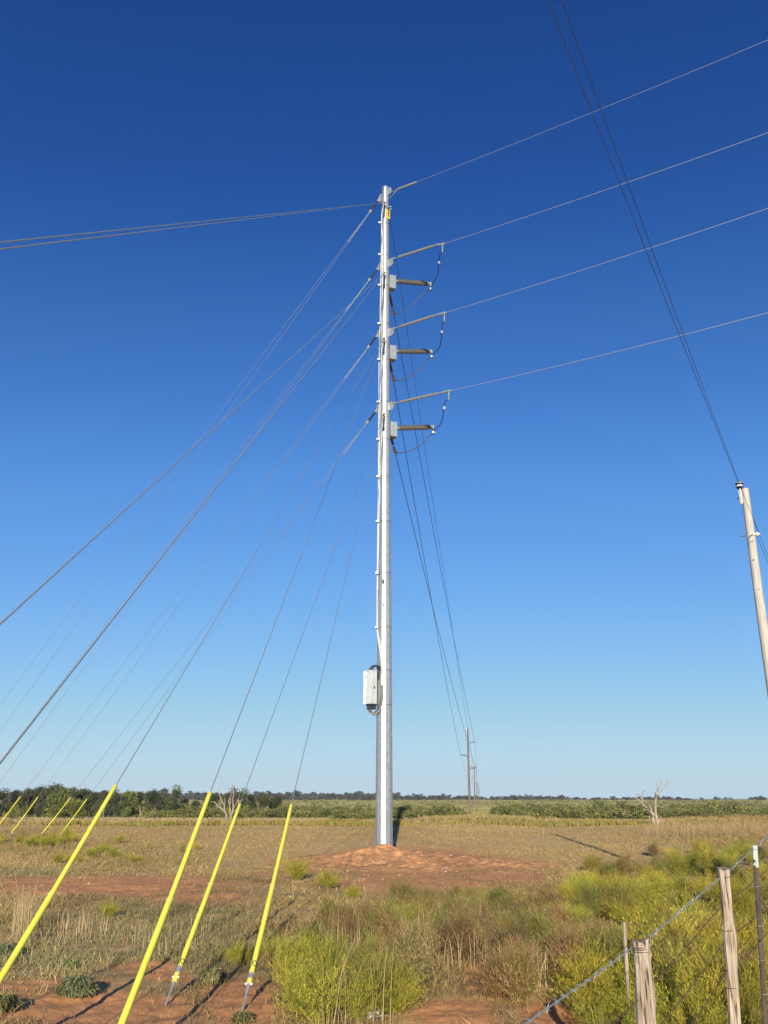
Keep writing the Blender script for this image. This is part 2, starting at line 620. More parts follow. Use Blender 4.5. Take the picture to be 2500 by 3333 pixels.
def build_mound():
    xs, ys = np.linspace(-7, 10, 330), np.linspace(26.5, 41.5, 330)
    X, Y = np.meshgrid(xs, ys)
    Z = ground_np(X, Y) + mound_h(X, Y)
    n, n2 = fbm(X * 0.7, Y * 0.7, 121)[..., None], fbm(X * 5, Y * 5, 131)[..., None]
    n3 = fbm(X * 1.8, Y * 1.8, 135)[..., None]
    col = np.array([0.46, 0.24, 0.108]) * (1 + 0.3 * n + 0.4 * n2 + 0.25 * n3)
    na = len(xs)
    i = np.arange(len(ys) - 1)[:, None] * na + np.arange(na - 1)[None, :]
    Q = np.stack([i, i + 1, i + na + 1, i + na], -1).reshape(-1, 4)
    o = np_mesh('dirt_mound', np.stack([X, Y, Z], -1).reshape(-1, 3), Q, np.clip(col, 0.01, 1).reshape(-1, 3), M['soil'], smooth=True)
    tag(o, 'low mound of red dirt heaped round the steel pole base', 'mound', kind='structure')


build_mound()


# ------------------------------------------------------------------ steel transmission pole
def pole_c(z):
    """centre of the shaft at height z"""
    return Vector((PX + 0.07 * (z / 31.0), PY, z))


TOPZ = at_y(1255, 614, PY).z


def pole_r(z):
    return 0.347 + (0.170 - 0.347) * (z / TOPZ)


def pz(py, Y=PY):
    return at_y(1250, py, Y).z


JOINTZ = pz(1918)
pole = thing('transmission_pole', (PX, PY, 0), 'tall galvanised steel power pole standing in the red dirt mound', 'utility pole')
NS, ROT = 12, R(-90 - 5)


def ring(z, k):
    c, r = pole_c(z), pole_r(z) * k / math.cos(math.pi / NS)
    return [c + Vector((math.cos(ROT + math.pi / NS + 2 * math.pi * i / NS) * r, math.sin(ROT + math.pi / NS + 2 * math.pi * i / NS) * r, 0)) for i in range(NS)]


def shaft_section(z0, z1, k, name, nseg=10):
    b = MB()
    vs, fs = [], []
    for j in range(nseg + 1):
        vs += ring(z0 + (z1 - z0) * j / nseg, k)
    for j in range(nseg):
        for i in range(NS):
            i2 = (i + 1) % NS
            fs.append((j * NS + i, j * NS + i2, (j + 1) * NS + i2, (j + 1) * NS + i))
    fs.append(tuple(range(NS - 1, -1, -1)))
    fs.append(tuple(range(nseg * NS, (nseg + 1) * NS)))
    b.add(vs, fs)
    return b.build(name, M['galv'], pole)


shaft_section(0.0, JOINTZ, 1.0, 'lower_shaft')
shaft_section(JOINTZ - 0.5, TOPZ, 0.955, 'upper_shaft')
b = MB()
b.lathe(pole_c(TOPZ - 0.02), (0, 0, 1), [(0, 0.19), (0.05, 0.19), (0.09, 0.15), (0.11, 0.05)], 16)
b.build('pole_cap', M['galv'], pole)

# cable clamps with their steel straps
CLAMPS = [732, 835, 934, 1059, 1175, 1313, 1434, 1555, 1700, 1868, 2044]
for y in CLAMPS + [2183, 2296]:
    z = pz(y)
    b = MB()
    vs = ring(z - 0.012, 1.012) + ring(z + 0.012, 1.012)
    b.add(vs, [(i, (i + 1) % NS, NS + (i + 1) % NS, NS + i) for i in range(NS)])
    st = b.build('strap', M['strap'], pole)
    if y in CLAMPS:
        xl = at_y(1250 - 3, y, PY).x - pole_r(z) * 0.93
        b = MB()
        b.obox((xl, PY - 0.16, z), (1, 0, 0), (0, 1, 0), (0, 0, 1), 0.13, 0.10, 0.07)
        b.build('cable_clamp', M['galv_dark'], st)


def on_pole(px, py, lift=0.03):
    """a point on or just outside the front face of the shaft"""
    p = at_y(px, py, PY - 0.3)
    c, r = pole_c(p.z), pole_r(p.z)
    dx = p.x - c.x
    y = PY - math.sqrt(max(r * r - dx * dx, 0.0)) - lift if abs(dx) < r else PY - lift
    return at_y(px, py, y)


# white cables down the left side
for paths in ([(1251, 664), (1245, 680), (1242, 700), (1242, 732), (1241, 835), (1239, 934), (1237, 1059), (1234, 1175), (1233, 1313), (1232, 1434), (1232, 1555), (1230, 1700), (1228, 1868), (1226, 2044), (1232, 2090), (1241, 2150), (1244, 2190)],
              [(1253, 690), (1248, 720), (1245, 760), (1245, 934), (1241, 1175), (1237, 1313), (1236, 1434), (1234, 1490), (1235, 1555), (1236, 1610), (1233, 1700), (1230, 1868), (1229, 2044), (1238, 2100), (1245, 2160), (1246, 2190)],
              [(1252, 960), (1249, 1010), (1247, 1100), (1246, 1180), (1247, 1330), (1243, 1420), (1238, 1520), (1236, 1555)]):
    b = MB()
    b.tube([on_pole(x, y, 0.035) for x, y in paths], 0.021, 6)
    b.build('downlead_cable', M['cable_white'], pole, smooth=True)

# yellow number tag: 9 3 2 one above another
tz0, tz1 = pz(711), pz(683)
tc = on_pole(1264, 697, 0.03)
tn = Vector((0.72, -1, 0)).normalized()
tx = Vector((1, 0.72, 0)).normalized()
b = MB()
b.obox(tc, tx, tn, (0, 0, 1), 0.20, 0.012, tz1 - tz0)
tg = b.build('number_tag', M['tag_yellow'], pole)
DIG = {'9': [[(1, .55), (.15, .5), (0, .75), (.2, 1), (.8, 1), (1, .75), (1, .3), (.75, 0), (.2, 0)]],
       '3': [[(0, .9), (.4, 1), (.9, .9), (.9, .62), (.4, .52), (.9, .42), (1, .15), (.6, 0), (0, .1)]],
       '2': [[(0, .8), (.3, 1), (.8, 1), (1, .75), (.6, .4), (0, 0), (1, 0)]]}
hh = (tz1 - tz0) / 3
for k, ch in enumerate('932'):
    b = MB()
    for st in DIG[ch]:
        b.tube([tc + tn * 0.010 + tx * (0.11 * (u - 0.5)) + Vector((0, 0, (tz1 - tc.z) - hh * (k + 0.86) + hh * 0.72 * v)) for u, v in st], 0.016, 5)
    b.build('digit', M['ink'], tg)

# black stencilled marks either side of the slip joint and the bond wire between them
for rows in ([(1888, 9, 5), (1893, 7, 3), (1897, 8, 3), (1901, 6, 2)], [(1961, 7, 2), (1966, 6, 4), (1971, 5, 4), (1976, 5, 3)]):
    for y, w, h in rows:
        p = on_pole(1248, y, 0.012)
        b = MB()
        b.obox(p, (1, 0, 0), (0, 1, 0), (0, 0, 1), w * 0.0125, 0.012, h * 0.014)
        b.build('stencil_mark', M['ink'], pole)
b = MB()
b.tube([on_pole(x, y, 0.02) for x, y in [(1248, 1902), (1249, 1915), (1250, 1930), (1250, 1942), (1248, 1954), (1248, 1960)]], 0.010, 5)
b.build('bond_wire', M['cable_grey'], pole, smooth=True)
# step lugs on the right-hand edge
for y in (1816, 1893, 1980, 2062):
    z = pz(y)
    b = MB()
    b.lathe(pole_c(z) + Vector((pole_r(z) * 0.97, -0.03, 0)), (1, 0, 0), [(0, 0.02), (0.03, 0.02), (0.03, 0.035), (0.055, 0.035)], 8)
    b.build('step_lug', M['bolt'], pole)
for y in (674, 682):
    z = pz(y)
    b = MB()
    b.lathe(pole_c(z) + Vector((pole_r(z) * 0.97, -0.03, 0)), (1, 0, 0), [(0, 0.018), (0.10, 0.018), (0.10, 0.03), (0.13, 0.03)], 8)
    b.build('step_lug', M['bolt'], pole)

# equipment cover on the left with its cable loops
zb, zt = at_y(1205, 2293, PY - 0.2).z, at_y(1205, 2188, PY - 0.2).z
bx = lambda p: at_y(p, 2240, PY - 0.35).x
poly = [(bx(1225), PY - 0.02), (bx(1227), PY - 0.48), (bx(1208), PY - 0.62), (bx(1193), PY - 0.50), (bx(1191.5), PY - 0.45), (bx(1184), PY - 0.44), (bx(1184), PY - 0.38), (bx(1192), PY - 0.36), (bx(1192), PY + 0.05)]
b = MB()
b.prism(poly, zb, zt)
box = b.build('equipment_cover', M['galv_box'], pole)
for zz in (zb + 0.22, zt - 0.22):
    b = MB()
    b.obox((bx(1190), PY - 0.46, zz), (1, 0, 0), (0, 1, 0), (0, 0, 1), 0.05, 0.05, 0.10)
    b.build('hinge', M['strap'], box)
b = MB()
b.obox((bx(1219), PY - 0.565, (zb + zt) / 2), (1, 0.6, 0), (-0.6, 1, 0), (0, 0, 1), 0.05, 0.03, 0.09)
b.build('latch', M['strap'], box)
b = MB()
b.prism([(bx(1226), PY - 0.03), (bx(1228.5), PY - 0.49), (bx(1208), PY - 0.635), (bx(1191), PY - 0.515), (bx(1190.5), PY + 0.03)], zt + 0.002, zt + 0.035)
b.build('lid', M['galv_box'], box)
b = MB()
b.prism([(bx(1226), PY - 0.1), (bx(1226), PY - 0.52), (bx(1208), PY - 0.645), (bx(1191), PY - 0.52), (bx(1191), PY)], zb - 0.03, zb - 0.002)
b.build('bottom_plate', M['strap'], box)
b = MB()
b.prism([(bx(1224), PY - 0.12), (bx(1222), PY - 0.42), (bx(1208), PY - 0.5), (bx(1194), PY - 0.42), (bx(1194), PY - 0.1)], zb - 0.2, zb - 0.031)
b.build('cable_gland', M['rubber'], box)
for dx, dy in ((0, 0), (3, -0.05), (6, -0.1), (9, -0.04)):
    b = MB()
    b.tube([at_y(x + dx * 0.9, y, PY - 0.3 + dy) for x, y in [(1200, 2190), (1203, 2178), (1210, 2169), (1219, 2166), (1228, 2170)]] + [on_pole(1229 + dx * .6, 2178 + dx, 0.06), on_pole(1231 + dx * .3, 2200, 0.06), on_pole(1233, 2211, 0.05)], 0.032, 7)
    b.build('cable_loop', M['cable_black'], pole, smooth=True)
for k in range(8):
    o = k * 1.5
    sag = k % 4
    b = MB()
    mid = [at_y(1196 + o, 2300 + sag, PY - 0.38), at_y(1202 + o * .8, 2316 + sag * 2, PY - 0.4), at_y(1214 + o * .6, 2322 + sag * 2, PY - 0.42)]
    b.tube(mid + [on_pole(1230 + o * .5, 2312 + sag, 0.09), on_pole(1238 + o * .5, 2290, 0.09), on_pole(1242 + o * .45, 2262, 0.07), on_pole(1243 + o * .4, 2235, 0.05), on_pole(1241 + o * .5, 2210, 0.05)], 0.024, 6)
    b.build('cable_loop', M['cable_grey'] if k % 2 else M['cable_black'], pole, smooth=True)
b = MB()
p, q = on_pole(1244, 2203, 0.06), on_pole(1244, 2232, 0.06)
b.tube([p, q], 0.065, 8)
b.build('cable_sleeve', M['cable_white'], pole, smooth=True)


def vang(direction, z, name='vang', size=0.24, hgt=0.46):
    d = Vector(direction).normalized()
    c, r = pole_c(z), pole_r(z)
    a = c + d * (r * 0.97)
    e = c + d * (r + size)
    b = MB()
    u = Vector((0, 0, 1))
    b.slab([a + u * hgt / 2, a + d * size * 0.65 + u * hgt / 2, e + u * hgt * 0.28, e - u * hgt * 0.28, a + d * size * 0.65 - u * hgt / 2, a - u * hgt / 2], 0.03)
    o = b.build(name, M['galv'], pole)
    b = MB()
    side = d.cross(u)
    b.lathe(e - d * 0.07 - side * 0.05, side, [(0, 0.03), (0.10, 0.03)], 8)
    b.build('pin', M['bolt'], o)
    return e - d * 0.07


# ------------------------------------------------------------------ guy wires
def rib_profile(L, r0, r1, n, lead=0.0):
    prof = []
    for k in range(n):
        t = lead + (L - 2 * lead) * k / n
        s = (L - 2 * lead) / n
        prof += [(t, r0), (t + s * 0.30, r0), (t + s * 0.45, r1), (t + s * 0.62, r1), (t + s * 0.85, r0)]
    prof.append((L - lead, r0))
    return prof


def solve_anchor(P, qx, qy, ya):
    """x of the ground anchor at depth ya so that the straight guy from P shows through photo point q"""
    n = (P - EYE).cross(ray(qx, qy))
    z = 0.0
    x = 0.0
    for _ in range(4):
        z = gz(x, ya)
        x = -(n.y * ya + n.z * (z - EYE.z)) / n.x
    return Vector((x, ya, z))


def guy(P, A, label, guard=None, rad=0.0065, zip_ties=False, seglen=None):
    g = thing('guy_wire', A, label, 'guy wire', 'guy wires of the steel pole')
    d = (P - A).normalized()
    L = (P - A).length
    b = MB()
    b.tube([A + d * 0.7, A + d * (L - 1.6)], rad, 6)
    st = b.build('strand', M['strand'], g, smooth=True)
    b = MB()
    b.tube([A + d * (L - 2.7), A + d * (L - 1.5)], rad * 2.0, 6)
    b.tube([A + d * (L - 1.5), A + d * (L - 0.8)], rad * 1.5, 6)
    b.build('preformed_grip', M['galv_dark'], st)
    b = MB()
    b.tube([A + d * (L - 0.72), A + d * (L - 0.16)], 0.042, 8)
    lk = b.build('extension_link', M['rubber'], g)
    b = MB()
    b.tube([A + d * (L - 0.86), A + d * (L - 0.70)], 0.055, 8)
    b.build('shackle', M['bolt'], lk)
    b = MB()
    b.tube([A + d * (L - 0.18), P], 0.055, 8)
    b.build('shackle', M['bolt'], lk)
    # rod out of the ground with its eye
    b = MB()
    b.tube([A - d * 0.25, A + d * 0.22, A + d * 0.30, A + d * 0.42], [0.013, 0.013, 0.019, 0.024], 8)
    b.tube([A + d * 0.34, A + d * 0.50, A + d * 0.72], [0.026, 0.036, 0.016], 8)
    side = d.cross(Vector((1, 0, 0))).normalized()
    b.lathe(A + d * 0.40 - Vector((0.045, 0, 0)), (1, 0, 0), [(0, 0.026), (0.09, 0.026)], 10)
    b.build('anchor_rod', M['galv_dark'], g, smooth=True)
    if guard:
        s0, s1 = guard
        m = (s0 + s1) / 2
        b = MB()
        dip = Vector((0, 0, -0.022))
        b.tube([A + d * s0, A + d * ((s0 + m) / 2) + dip * 0.6, A + d * m + dip, A + d * (m + 0.02) + dip], [0.033, 0.032, 0.033, 0.029], 14)
        lo = b.build('guard_tube', M['yellow'], g, smooth=True)
        b = MB()
        b.tube([A + d * (m - 0.12) + dip, A + d * ((m + s1) / 2) + dip * 0.6, A + d * s1, A + d * (s1 + 0.02)], [0.0265, 0.026, 0.0265, 0.018], 14)
        b.build('guard_tube', M['yellow'], g, smooth=True)
        b = MB()
        b.lathe(A + d * (m - 0.03) - Vector((0.04, 0, 0)), (1, 0, 0), [(0, 0.008), (0.08, 0.008)], 6)
        b.build('guard_bolt', M['bolt'], lo)
        if zip_ties:
            for s, tl in ((s0 + 0.22, 0.10), (s0 + 0.36, -0.12)):
                b = MB()
                u = d.orthogonal().normalized()
                w = d.cross(u)
                b.tube([A + d * (s + tl * math.cos(t)) + (u * math.cos(t) + w * math.sin(t)) * 0.035 for t in np.linspace(0, 2 * math.pi, 13)], 0.004, 5)
                b.build('zip_tie', M['rubber'], lo)
    return g


def s_at(A, P, py):
    """distance along the guy from A where it shows at photo row py"""
    d = (P - A).normalized()
    lo, hi = 0.0, 12.0
    for _ in range(40):
        m = (lo + hi) / 2
        if proj(A + d * m)[1] > py:
            lo = m
        else:
            hi = m
    return (lo + hi) / 2


NEAR_DIR = Vector((-0.075, -1, 0)).normalized()
FAR_DIR = Vector((-0.82, 0.57, 0)).normalized()
LVL_NEAR = [655, 884, 1098, 1345]
LVL_FAR = [646, 868, 1086, 1330]
near_pt, far_pt = [], []
for y in LVL_NEAR:
    near_pt.append(vang(NEAR_DIR, pz(y, PY - 0.45), 'guy_vang'))
for y in LVL_FAR:
    far_pt.append(vang(FAR_DIR, pz(y, PY + 0.2), 'guy_vang'))

near_spec = [  # level, through pixel, anchor depth, guard rows (bottom, top), label
    (0, (0, 789), 'over', None, 'upper of two thick stranded guy wires running left overhead from the pole top'),
    (0, (0, 811), 'over', None, 'lower of two thick stranded guy wires running left overhead from the pole top'),
    (1, (0, 2032), 2.6, None, 'thick guy wire slanting down to the left edge well above the yellow guards'),
    (1, (0, 2484), 2.6, None, 'thickest guy wire reaching the left edge just above the tree line'),
    (2, (375, 2560), 8.0, (None, 2560), 'near guy wire in the leftmost and thickest yellow guard tube'),
    (2, (683, 2583), 8.0, (None, 2583), 'near guy wire in the yellow guard tube that leaves the bottom edge'),
    (3, (780, 2620), None, (3195, 2620), 'near guy wire in the yellow guard whose top meets the dead tree'),
    (3, (948, 2622), None, (3205, 2622), 'near guy wire in the yellow guard tube closest to the steel pole'),
]
GUYS = []
for lv, q, ya, gd, lab in near_spec:
    P = near_pt[lv]
    if ya == 'over':
        W = at_y(q[0], q[1], 7.0)
        A = P + (W - P) * 1.0
        for _ in range(30):
            A = P + (W - P) * ((P.z - gz(A.x, A.y)) / (P.z - W.z))
        guy(P, A, lab, None, 0.0085)
        continue
    if ya is None:
        A = on_ground(*((540, 3272) if q[0] == 780 else (777, 3300)))
        ya = A.y
    A = solve_anchor(P, q[0], q[1], ya)
    guard = None
    if gd:
        s1 = s_at(A, P, gd[1])
        s0 = s_at(A, P, gd[0]) if gd[0] else 0.5
        guard = (s0, s1)
    else:
        guard = None
    guy(P, A, lab, guard, 0.0065 if lv > 1 else 0.008, zip_ties=lv == 3)

far_spec = [
    (0, (0, 2294), 56.5, 'faint far guy wire meeting the left edge highest of the distant ones'),
    (0, (0, 2382), 56.0, 'faint far guy wire meeting the left edge second highest of the distant ones'),
    (1, (397, 1963), 54.0, 'faint far guy wire lying just above the thickest guy wire'),
    (1, (0, 2545), 53.6, 'faint far guy wire reaching the left edge just above the far trees'),
    (2, (66, 2594), 51.5, 'far guy wire in the leftmost of the four small yellow guards'),
    (2, (123, 2595), 51.2, 'far guy wire in the second from left of the four small yellow guards'),
    (3, (229, 2597), 51.0, 'far guy wire in the third from left of the four small yellow guards'),
    (3, (282, 2602), 50.6, 'far guy wire in the rightmost of the four small yellow guards'),
]
for lv, q, ya, lab in far_spec:
    P = far_pt[lv]
    A = solve_anchor(P, q[0], q[1], ya)
    s1 = s_at(A, P, q[1]) if lv > 1 else 3.6
    guy(P, A, lab, (0.4, s1), 0.0085)


# ------------------------------------------------------------------ insulators, jumpers and wires at the steel pole
def span(p, q, sag, n=24):
    p, q = Vector(p), Vector(q)
    return [p.lerp(q, t) - Vector((0, 0, 4 * sag * t * (1 - t))) for t in (i / n for i in range(n + 1))]


def wire(name, pts, rad, m, label, cat, group=None, n=6):
    b = MB()
    b.tube(pts, rad, n)
    loc = Vector(pts[0])
    o = b.build(name, m, None, loc, True)
    return tag(o, label, cat, group)


RDIR = Vector((0.83, -0.56, 0)).normalized()


def in_plane(px, py, P0, d):
    """point of photo ray in the vertical plane through P0 along d"""
    n = d.cross(Vector((0, 0, 1)))
    r = ray(px, py)
    t = (P0 - EYE).dot(n) / r.dot(n)
    return EYE + r * t


phase_name = ['top', 'middle', 'lowest']
RIGHT = [((1273, 845), (1280, 842), (1412, 800), (1440, 795), (2500, 432)),
         ((1276, 1072), (1283, 1069), (1415, 1027), (1446, 1019), (2500, 678)),
         ((1279, 1313), (1286, 1312), (1428, 1280), (1460, 1273), (2500, 1018))]
POSTS = [((1292, 917), (1397, 924)), ((1294, 1146), (1400, 1144)), ((1298, 1396), (1405, 1390))]
CLAMP_AWAY = [(1282, 1016), (1281, 1232), (1286, 1466)]
POST_DIR = Vector((0.93, 0.37, 0)).normalized()
clamp_pts, post_ends, away_pts = [], [], []
for k in range(3):
    v, a, e, c, w = RIGHT[k]
    z = pz(v[1] + 8, PY - 0.2)
    vang(RDIR, z, 'conductor_vang', 0.26, 0.42)
    P0 = pole_c(z) + RDIR * 0.4
    A, E, Cc = (in_plane(*q, P0, RDIR) for q in (a, e, c))
    d = (E - A).normalized()
    t = thing('strain_insulator', A, 'slender grey ribbed strain insulator on the %s right hand arm of the steel pole' % phase_name[k], 'insulator', 'strain insulators on the right of the steel pole')
    L = (E - A).length
    b = MB()
    b.lathe(A - d * 0.12, d, [(0, 0.055), (0.16, 0.055), (0.16, 0.03), (0.34, 0.03)], 10)
    b.build('clevis', M['galv'], t)
    b = MB()
    b.lathe(A + d * 0.3, d, rib_profile(L - 0.35, 0.030, 0.062, 42), 12)
    b.build('sheds', M['insul_pale'], t, smooth=False)
    b = MB()
    b.lathe(E - d * 0.08, d, [(0, 0.03), (0.12, 0.03), (0.14, 0.045), (0.26, 0.045)], 10)
    b.tube([E + d * 0.15, Cc, Cc + d * 0.12], [0.05, 0.062, 0.045], 8)
    dc = b.build('dead_end_clamp', M['galv'], t)
    b = MB()
    j0 = Cc + Vector((0, 0, -0.03))
    b.lathe(j0, (0.0, 0, -1), rib_profile(0.42, 0.022, 0.05, 4), 10)
    b.build('arcing_stack', M['galv'], dc)
    clamp_pts.append(j0 + Vector((0, 0, -0.42)))
    W = in_plane(*w, P0, RDIR)
    W2 = W + (W - Cc) * 1.6 + Vector((0, 0, 1.0))
    pts = [Cc.lerp(W, i / 14) - Vector((0, 0, 0.08 * 4 * (i / 14) * (1 - i / 14))) for i in range(15)] + [W2]
    wire('conductor', pts, 0.0135, M['cond'], '%s of the three pale conductors running right from the steel pole' % phase_name[k], 'power line', 'conductors running right')
    # bracket box and post insulator
    a, e = POSTS[k]
    zc = pz(a[1], PY)
    c, r = pole_c(zc), pole_r(zc)
    sd = POST_DIR.cross(Vector((0, 0, 1)))
    bb = c + POST_DIR * (r + 0.11)
    b = MB()
    for s in (-1, 1):
        b.obox(bb + sd * s * 0.15, POST_DIR, sd, (0, 0, 1), 0.26, 0.02, 0.72)
    b.obox(bb + Vector((0, 0, -0.33)), POST_DIR, sd, (0, 0, 1), 0.25, 0.28, 0.02)
    br = b.build('post_bracket', M['galv'], pole)
    b = MB()
    fp = c + POST_DIR * (r + 0.265)
    b.obox(fp, POST_DIR, sd, (0, 0, 1), 0.03, 0.40, 0.76)
    for s in (-0.12, 0.12):
        for u in (-0.25, 0.25):
            b.lathe(fp + sd * s + Vector((0, 0, u)), POST_DIR, [(0, 0.03), (0.05, 0.03)], 6)
    b.build('flange_plate', M['galv'], br)
    P1 = in_plane(a[0] + 2, a[1], c, POST_DIR)
    E1 = in_plane(*e, c, POST_DIR)
    S = fp + Vector((0, 0, P1.z - fp.z))
    d = (E1 - S).normalized()
    L = (E1 - S).length
    b = MB()
    b.lathe(S, d, [(0, 0.07), (0.14, 0.07), (0.16, 0.05), (0.22, 0.05)], 12)
    pi = b.build('post_insulator', M['galv_dark'], pole)
    b = MB()
    b.lathe(S + d * 0.2, d, rib_profile(L - 0.30, 0.075, 0.125, 26), 16)
    b.build('sheds', M['insul'], pi)
    b = MB()
    b.lathe(E1 - d * 0.12, d, [(0, 0.075), (0.12, 0.075), (0.16, 0.045), (0.22, 0.045)], 10)
    hk = E1 + d * 0.08 + Vector((0, 0, -0.02))
    b.tube([hk + Vector((0, 0, 0.1)), hk + Vector((0, 0, -0.22))], 0.045, 8)
    b.obox(hk + Vector((0.02, 0, -0.26)), (1, 0, 0), (0, 1, 0), (0, 0, 1), 0.11, 0.09, 0.10)
    b.build('line_clamp', M['galv_dark'], pi)
    post_ends.append(hk + Vector((0.02, 0, -0.33)))
    # strain insulator on the far side
    q = CLAMP_AWAY[k]
    top = on_pole(1270 + k * 2, q[1] - 100, 0)
    start = pole_c(pz(q[1] - 78)) + Vector((pole_r(15) * 0.62, pole_r(15) * 0.78, 0))
    endp = at_y(q[0] - 1, q[1], PY + 1.55)
    t = thing('strain_insulator', start, 'dark strain insulator hanging behind the steel pole at the %s away going wire' % phase_name[k], 'insulator', 'strain insulators behind the steel pole')
    d = (endp - start).normalized()
    L = (endp - start).length
    b = MB()
    b.lathe(start, d, rib_profile(L * 0.72, 0.030, 0.062, 24), 10)
    b.build('sheds', M['insul'], t)
    b = MB()
    b.lathe(start + d * L * 0.70, d, [(0, 0.03), (L * 0.30, 0.03)], 8)
    b.build('clevis', M['galv_dark'], t)
    b = MB()
    b.obox(endp, (1, 0, 0), d, d.cross(Vector((1, 0, 0))), 0.13, 0.34, 0.12)
    b.build('dead_end_clamp', M['bolt'], t)
    away_pts.append(endp)
    # jumper wire in two hanging curves
    t = thing('jumper_wire', clamp_pts[k], 'dark looping jumper wire from the %s right hand conductor round to the away going wire' % phase_name[k], 'jumper wire', 'jumper loops on the steel pole')
    dy = [0, 225, 466][k]
    if k == 0:
        px_a = [(1431, 826), (1429, 850), (1427, 870), (1426, 890), (1420, 905), (1410, 918)]
        px_b = [(1388, 944), (1370, 964), (1345, 990), (1322, 1008), (1300, 1019), (1286, 1021)]
    elif k == 1:
        px_a = [(1440, 1048), (1438, 1075), (1437, 1098), (1435, 1120), (1427, 1138), (1412, 1150)]
        px_b = [(1393, 1168), (1375, 1190), (1352, 1214), (1330, 1230), (1305, 1239), (1288, 1239)]
    else:
        px_a = [(1451, 1300), (1446, 1322), (1443, 1345), (1440, 1365), (1432, 1385), (1416, 1397)]
        px_b = [(1403, 1414), (1388, 1430), (1365, 1452), (1340, 1466), (1315, 1473), (1292, 1474)]
    a0, a1, a2 = clamp_pts[k], post_ends[k], away_pts[k] + Vector((0.05, 0, -0.1))
    n = len(px_a)
    ptsA = [a0] + [at_y(x, y, a0.y + (a1.y - a0.y) * (i + 1) / (n + 1)) for i, (x, y) in enumerate(px_a)] + [a1]
    ptsB = [a1] + [at_y(x, y, a1.y + (a2.y - a1.y) * (i + 1) / (n + 1)) for i, (x, y) in enumerate(px_b)] + [a2]

    def smooth_path(P, it=2):
        for _ in range(it):
            Q = [P[0]]
            for i in range(len(P) - 1):
                Q += [P[i].lerp(P[i + 1], 0.25), P[i].lerp(P[i + 1], 0.75)]
            P = Q + [P[-1]]
        return P
    b = MB()
    b.tube(smooth_path(ptsA), 0.021, 7)
    b.tube(smooth_path(ptsB), 0.021, 7)
    jw = b.build('wire', M['jumper'], t, smooth=True)
    b = MB()
    c2 = ptsA[2]
    b.obox(c2 + Vector((0, 0, -0.1)), (1, 0, 0), (0, 1, 0), (0, 0, 1), 0.09, 0.09, 0.14)
    b.build('clamp', M['strap'], t)

# static wire with its long grey dead end grip at the pole top
zs = pz(627, PY)
vang(RDIR, zs, 'static_vang', 0.2, 0.4)
P0 = pole_c(zs) + RDIR * 0.4
g0, g1, g2, w = (in_plane(*q, P0, RDIR) for q in ((1275, 624), (1292, 617), (1355, 593), (2500, 130)))
t = thing('static_wire', g0, 'thin topmost wire running right from the pole top with a long silver sleeve', 'power line')
b = MB()
b.tube([g2.lerp(w, i / 12) - Vector((0, 0, 0.3 * (i / 12) * (1 - i / 12))) for i in range(13)] + [w + (w - g2) * 1.5 + Vector((0, 0, 1))], 0.010, 6)
b.build('strand', M['cond'], t, smooth=True)
b = MB()
b.tube([g1, g1.lerp(g2, 0.06), g2], [0.03, 0.058, 0.05], 10)
b.build('damper_sleeve', M['galv_dark'], t, smooth=True)
b = MB()
b.tube([g0, g1], 0.018, 6)
b.tube([on_pole(1268, 645, 0.02), at_y(1278, 636, g0.y), at_y(1290, 620, g1.y), at_y(1298, 614, g1.y)], 0.022, 6)
b.build('pigtail', M['galv'], t, smooth=True)

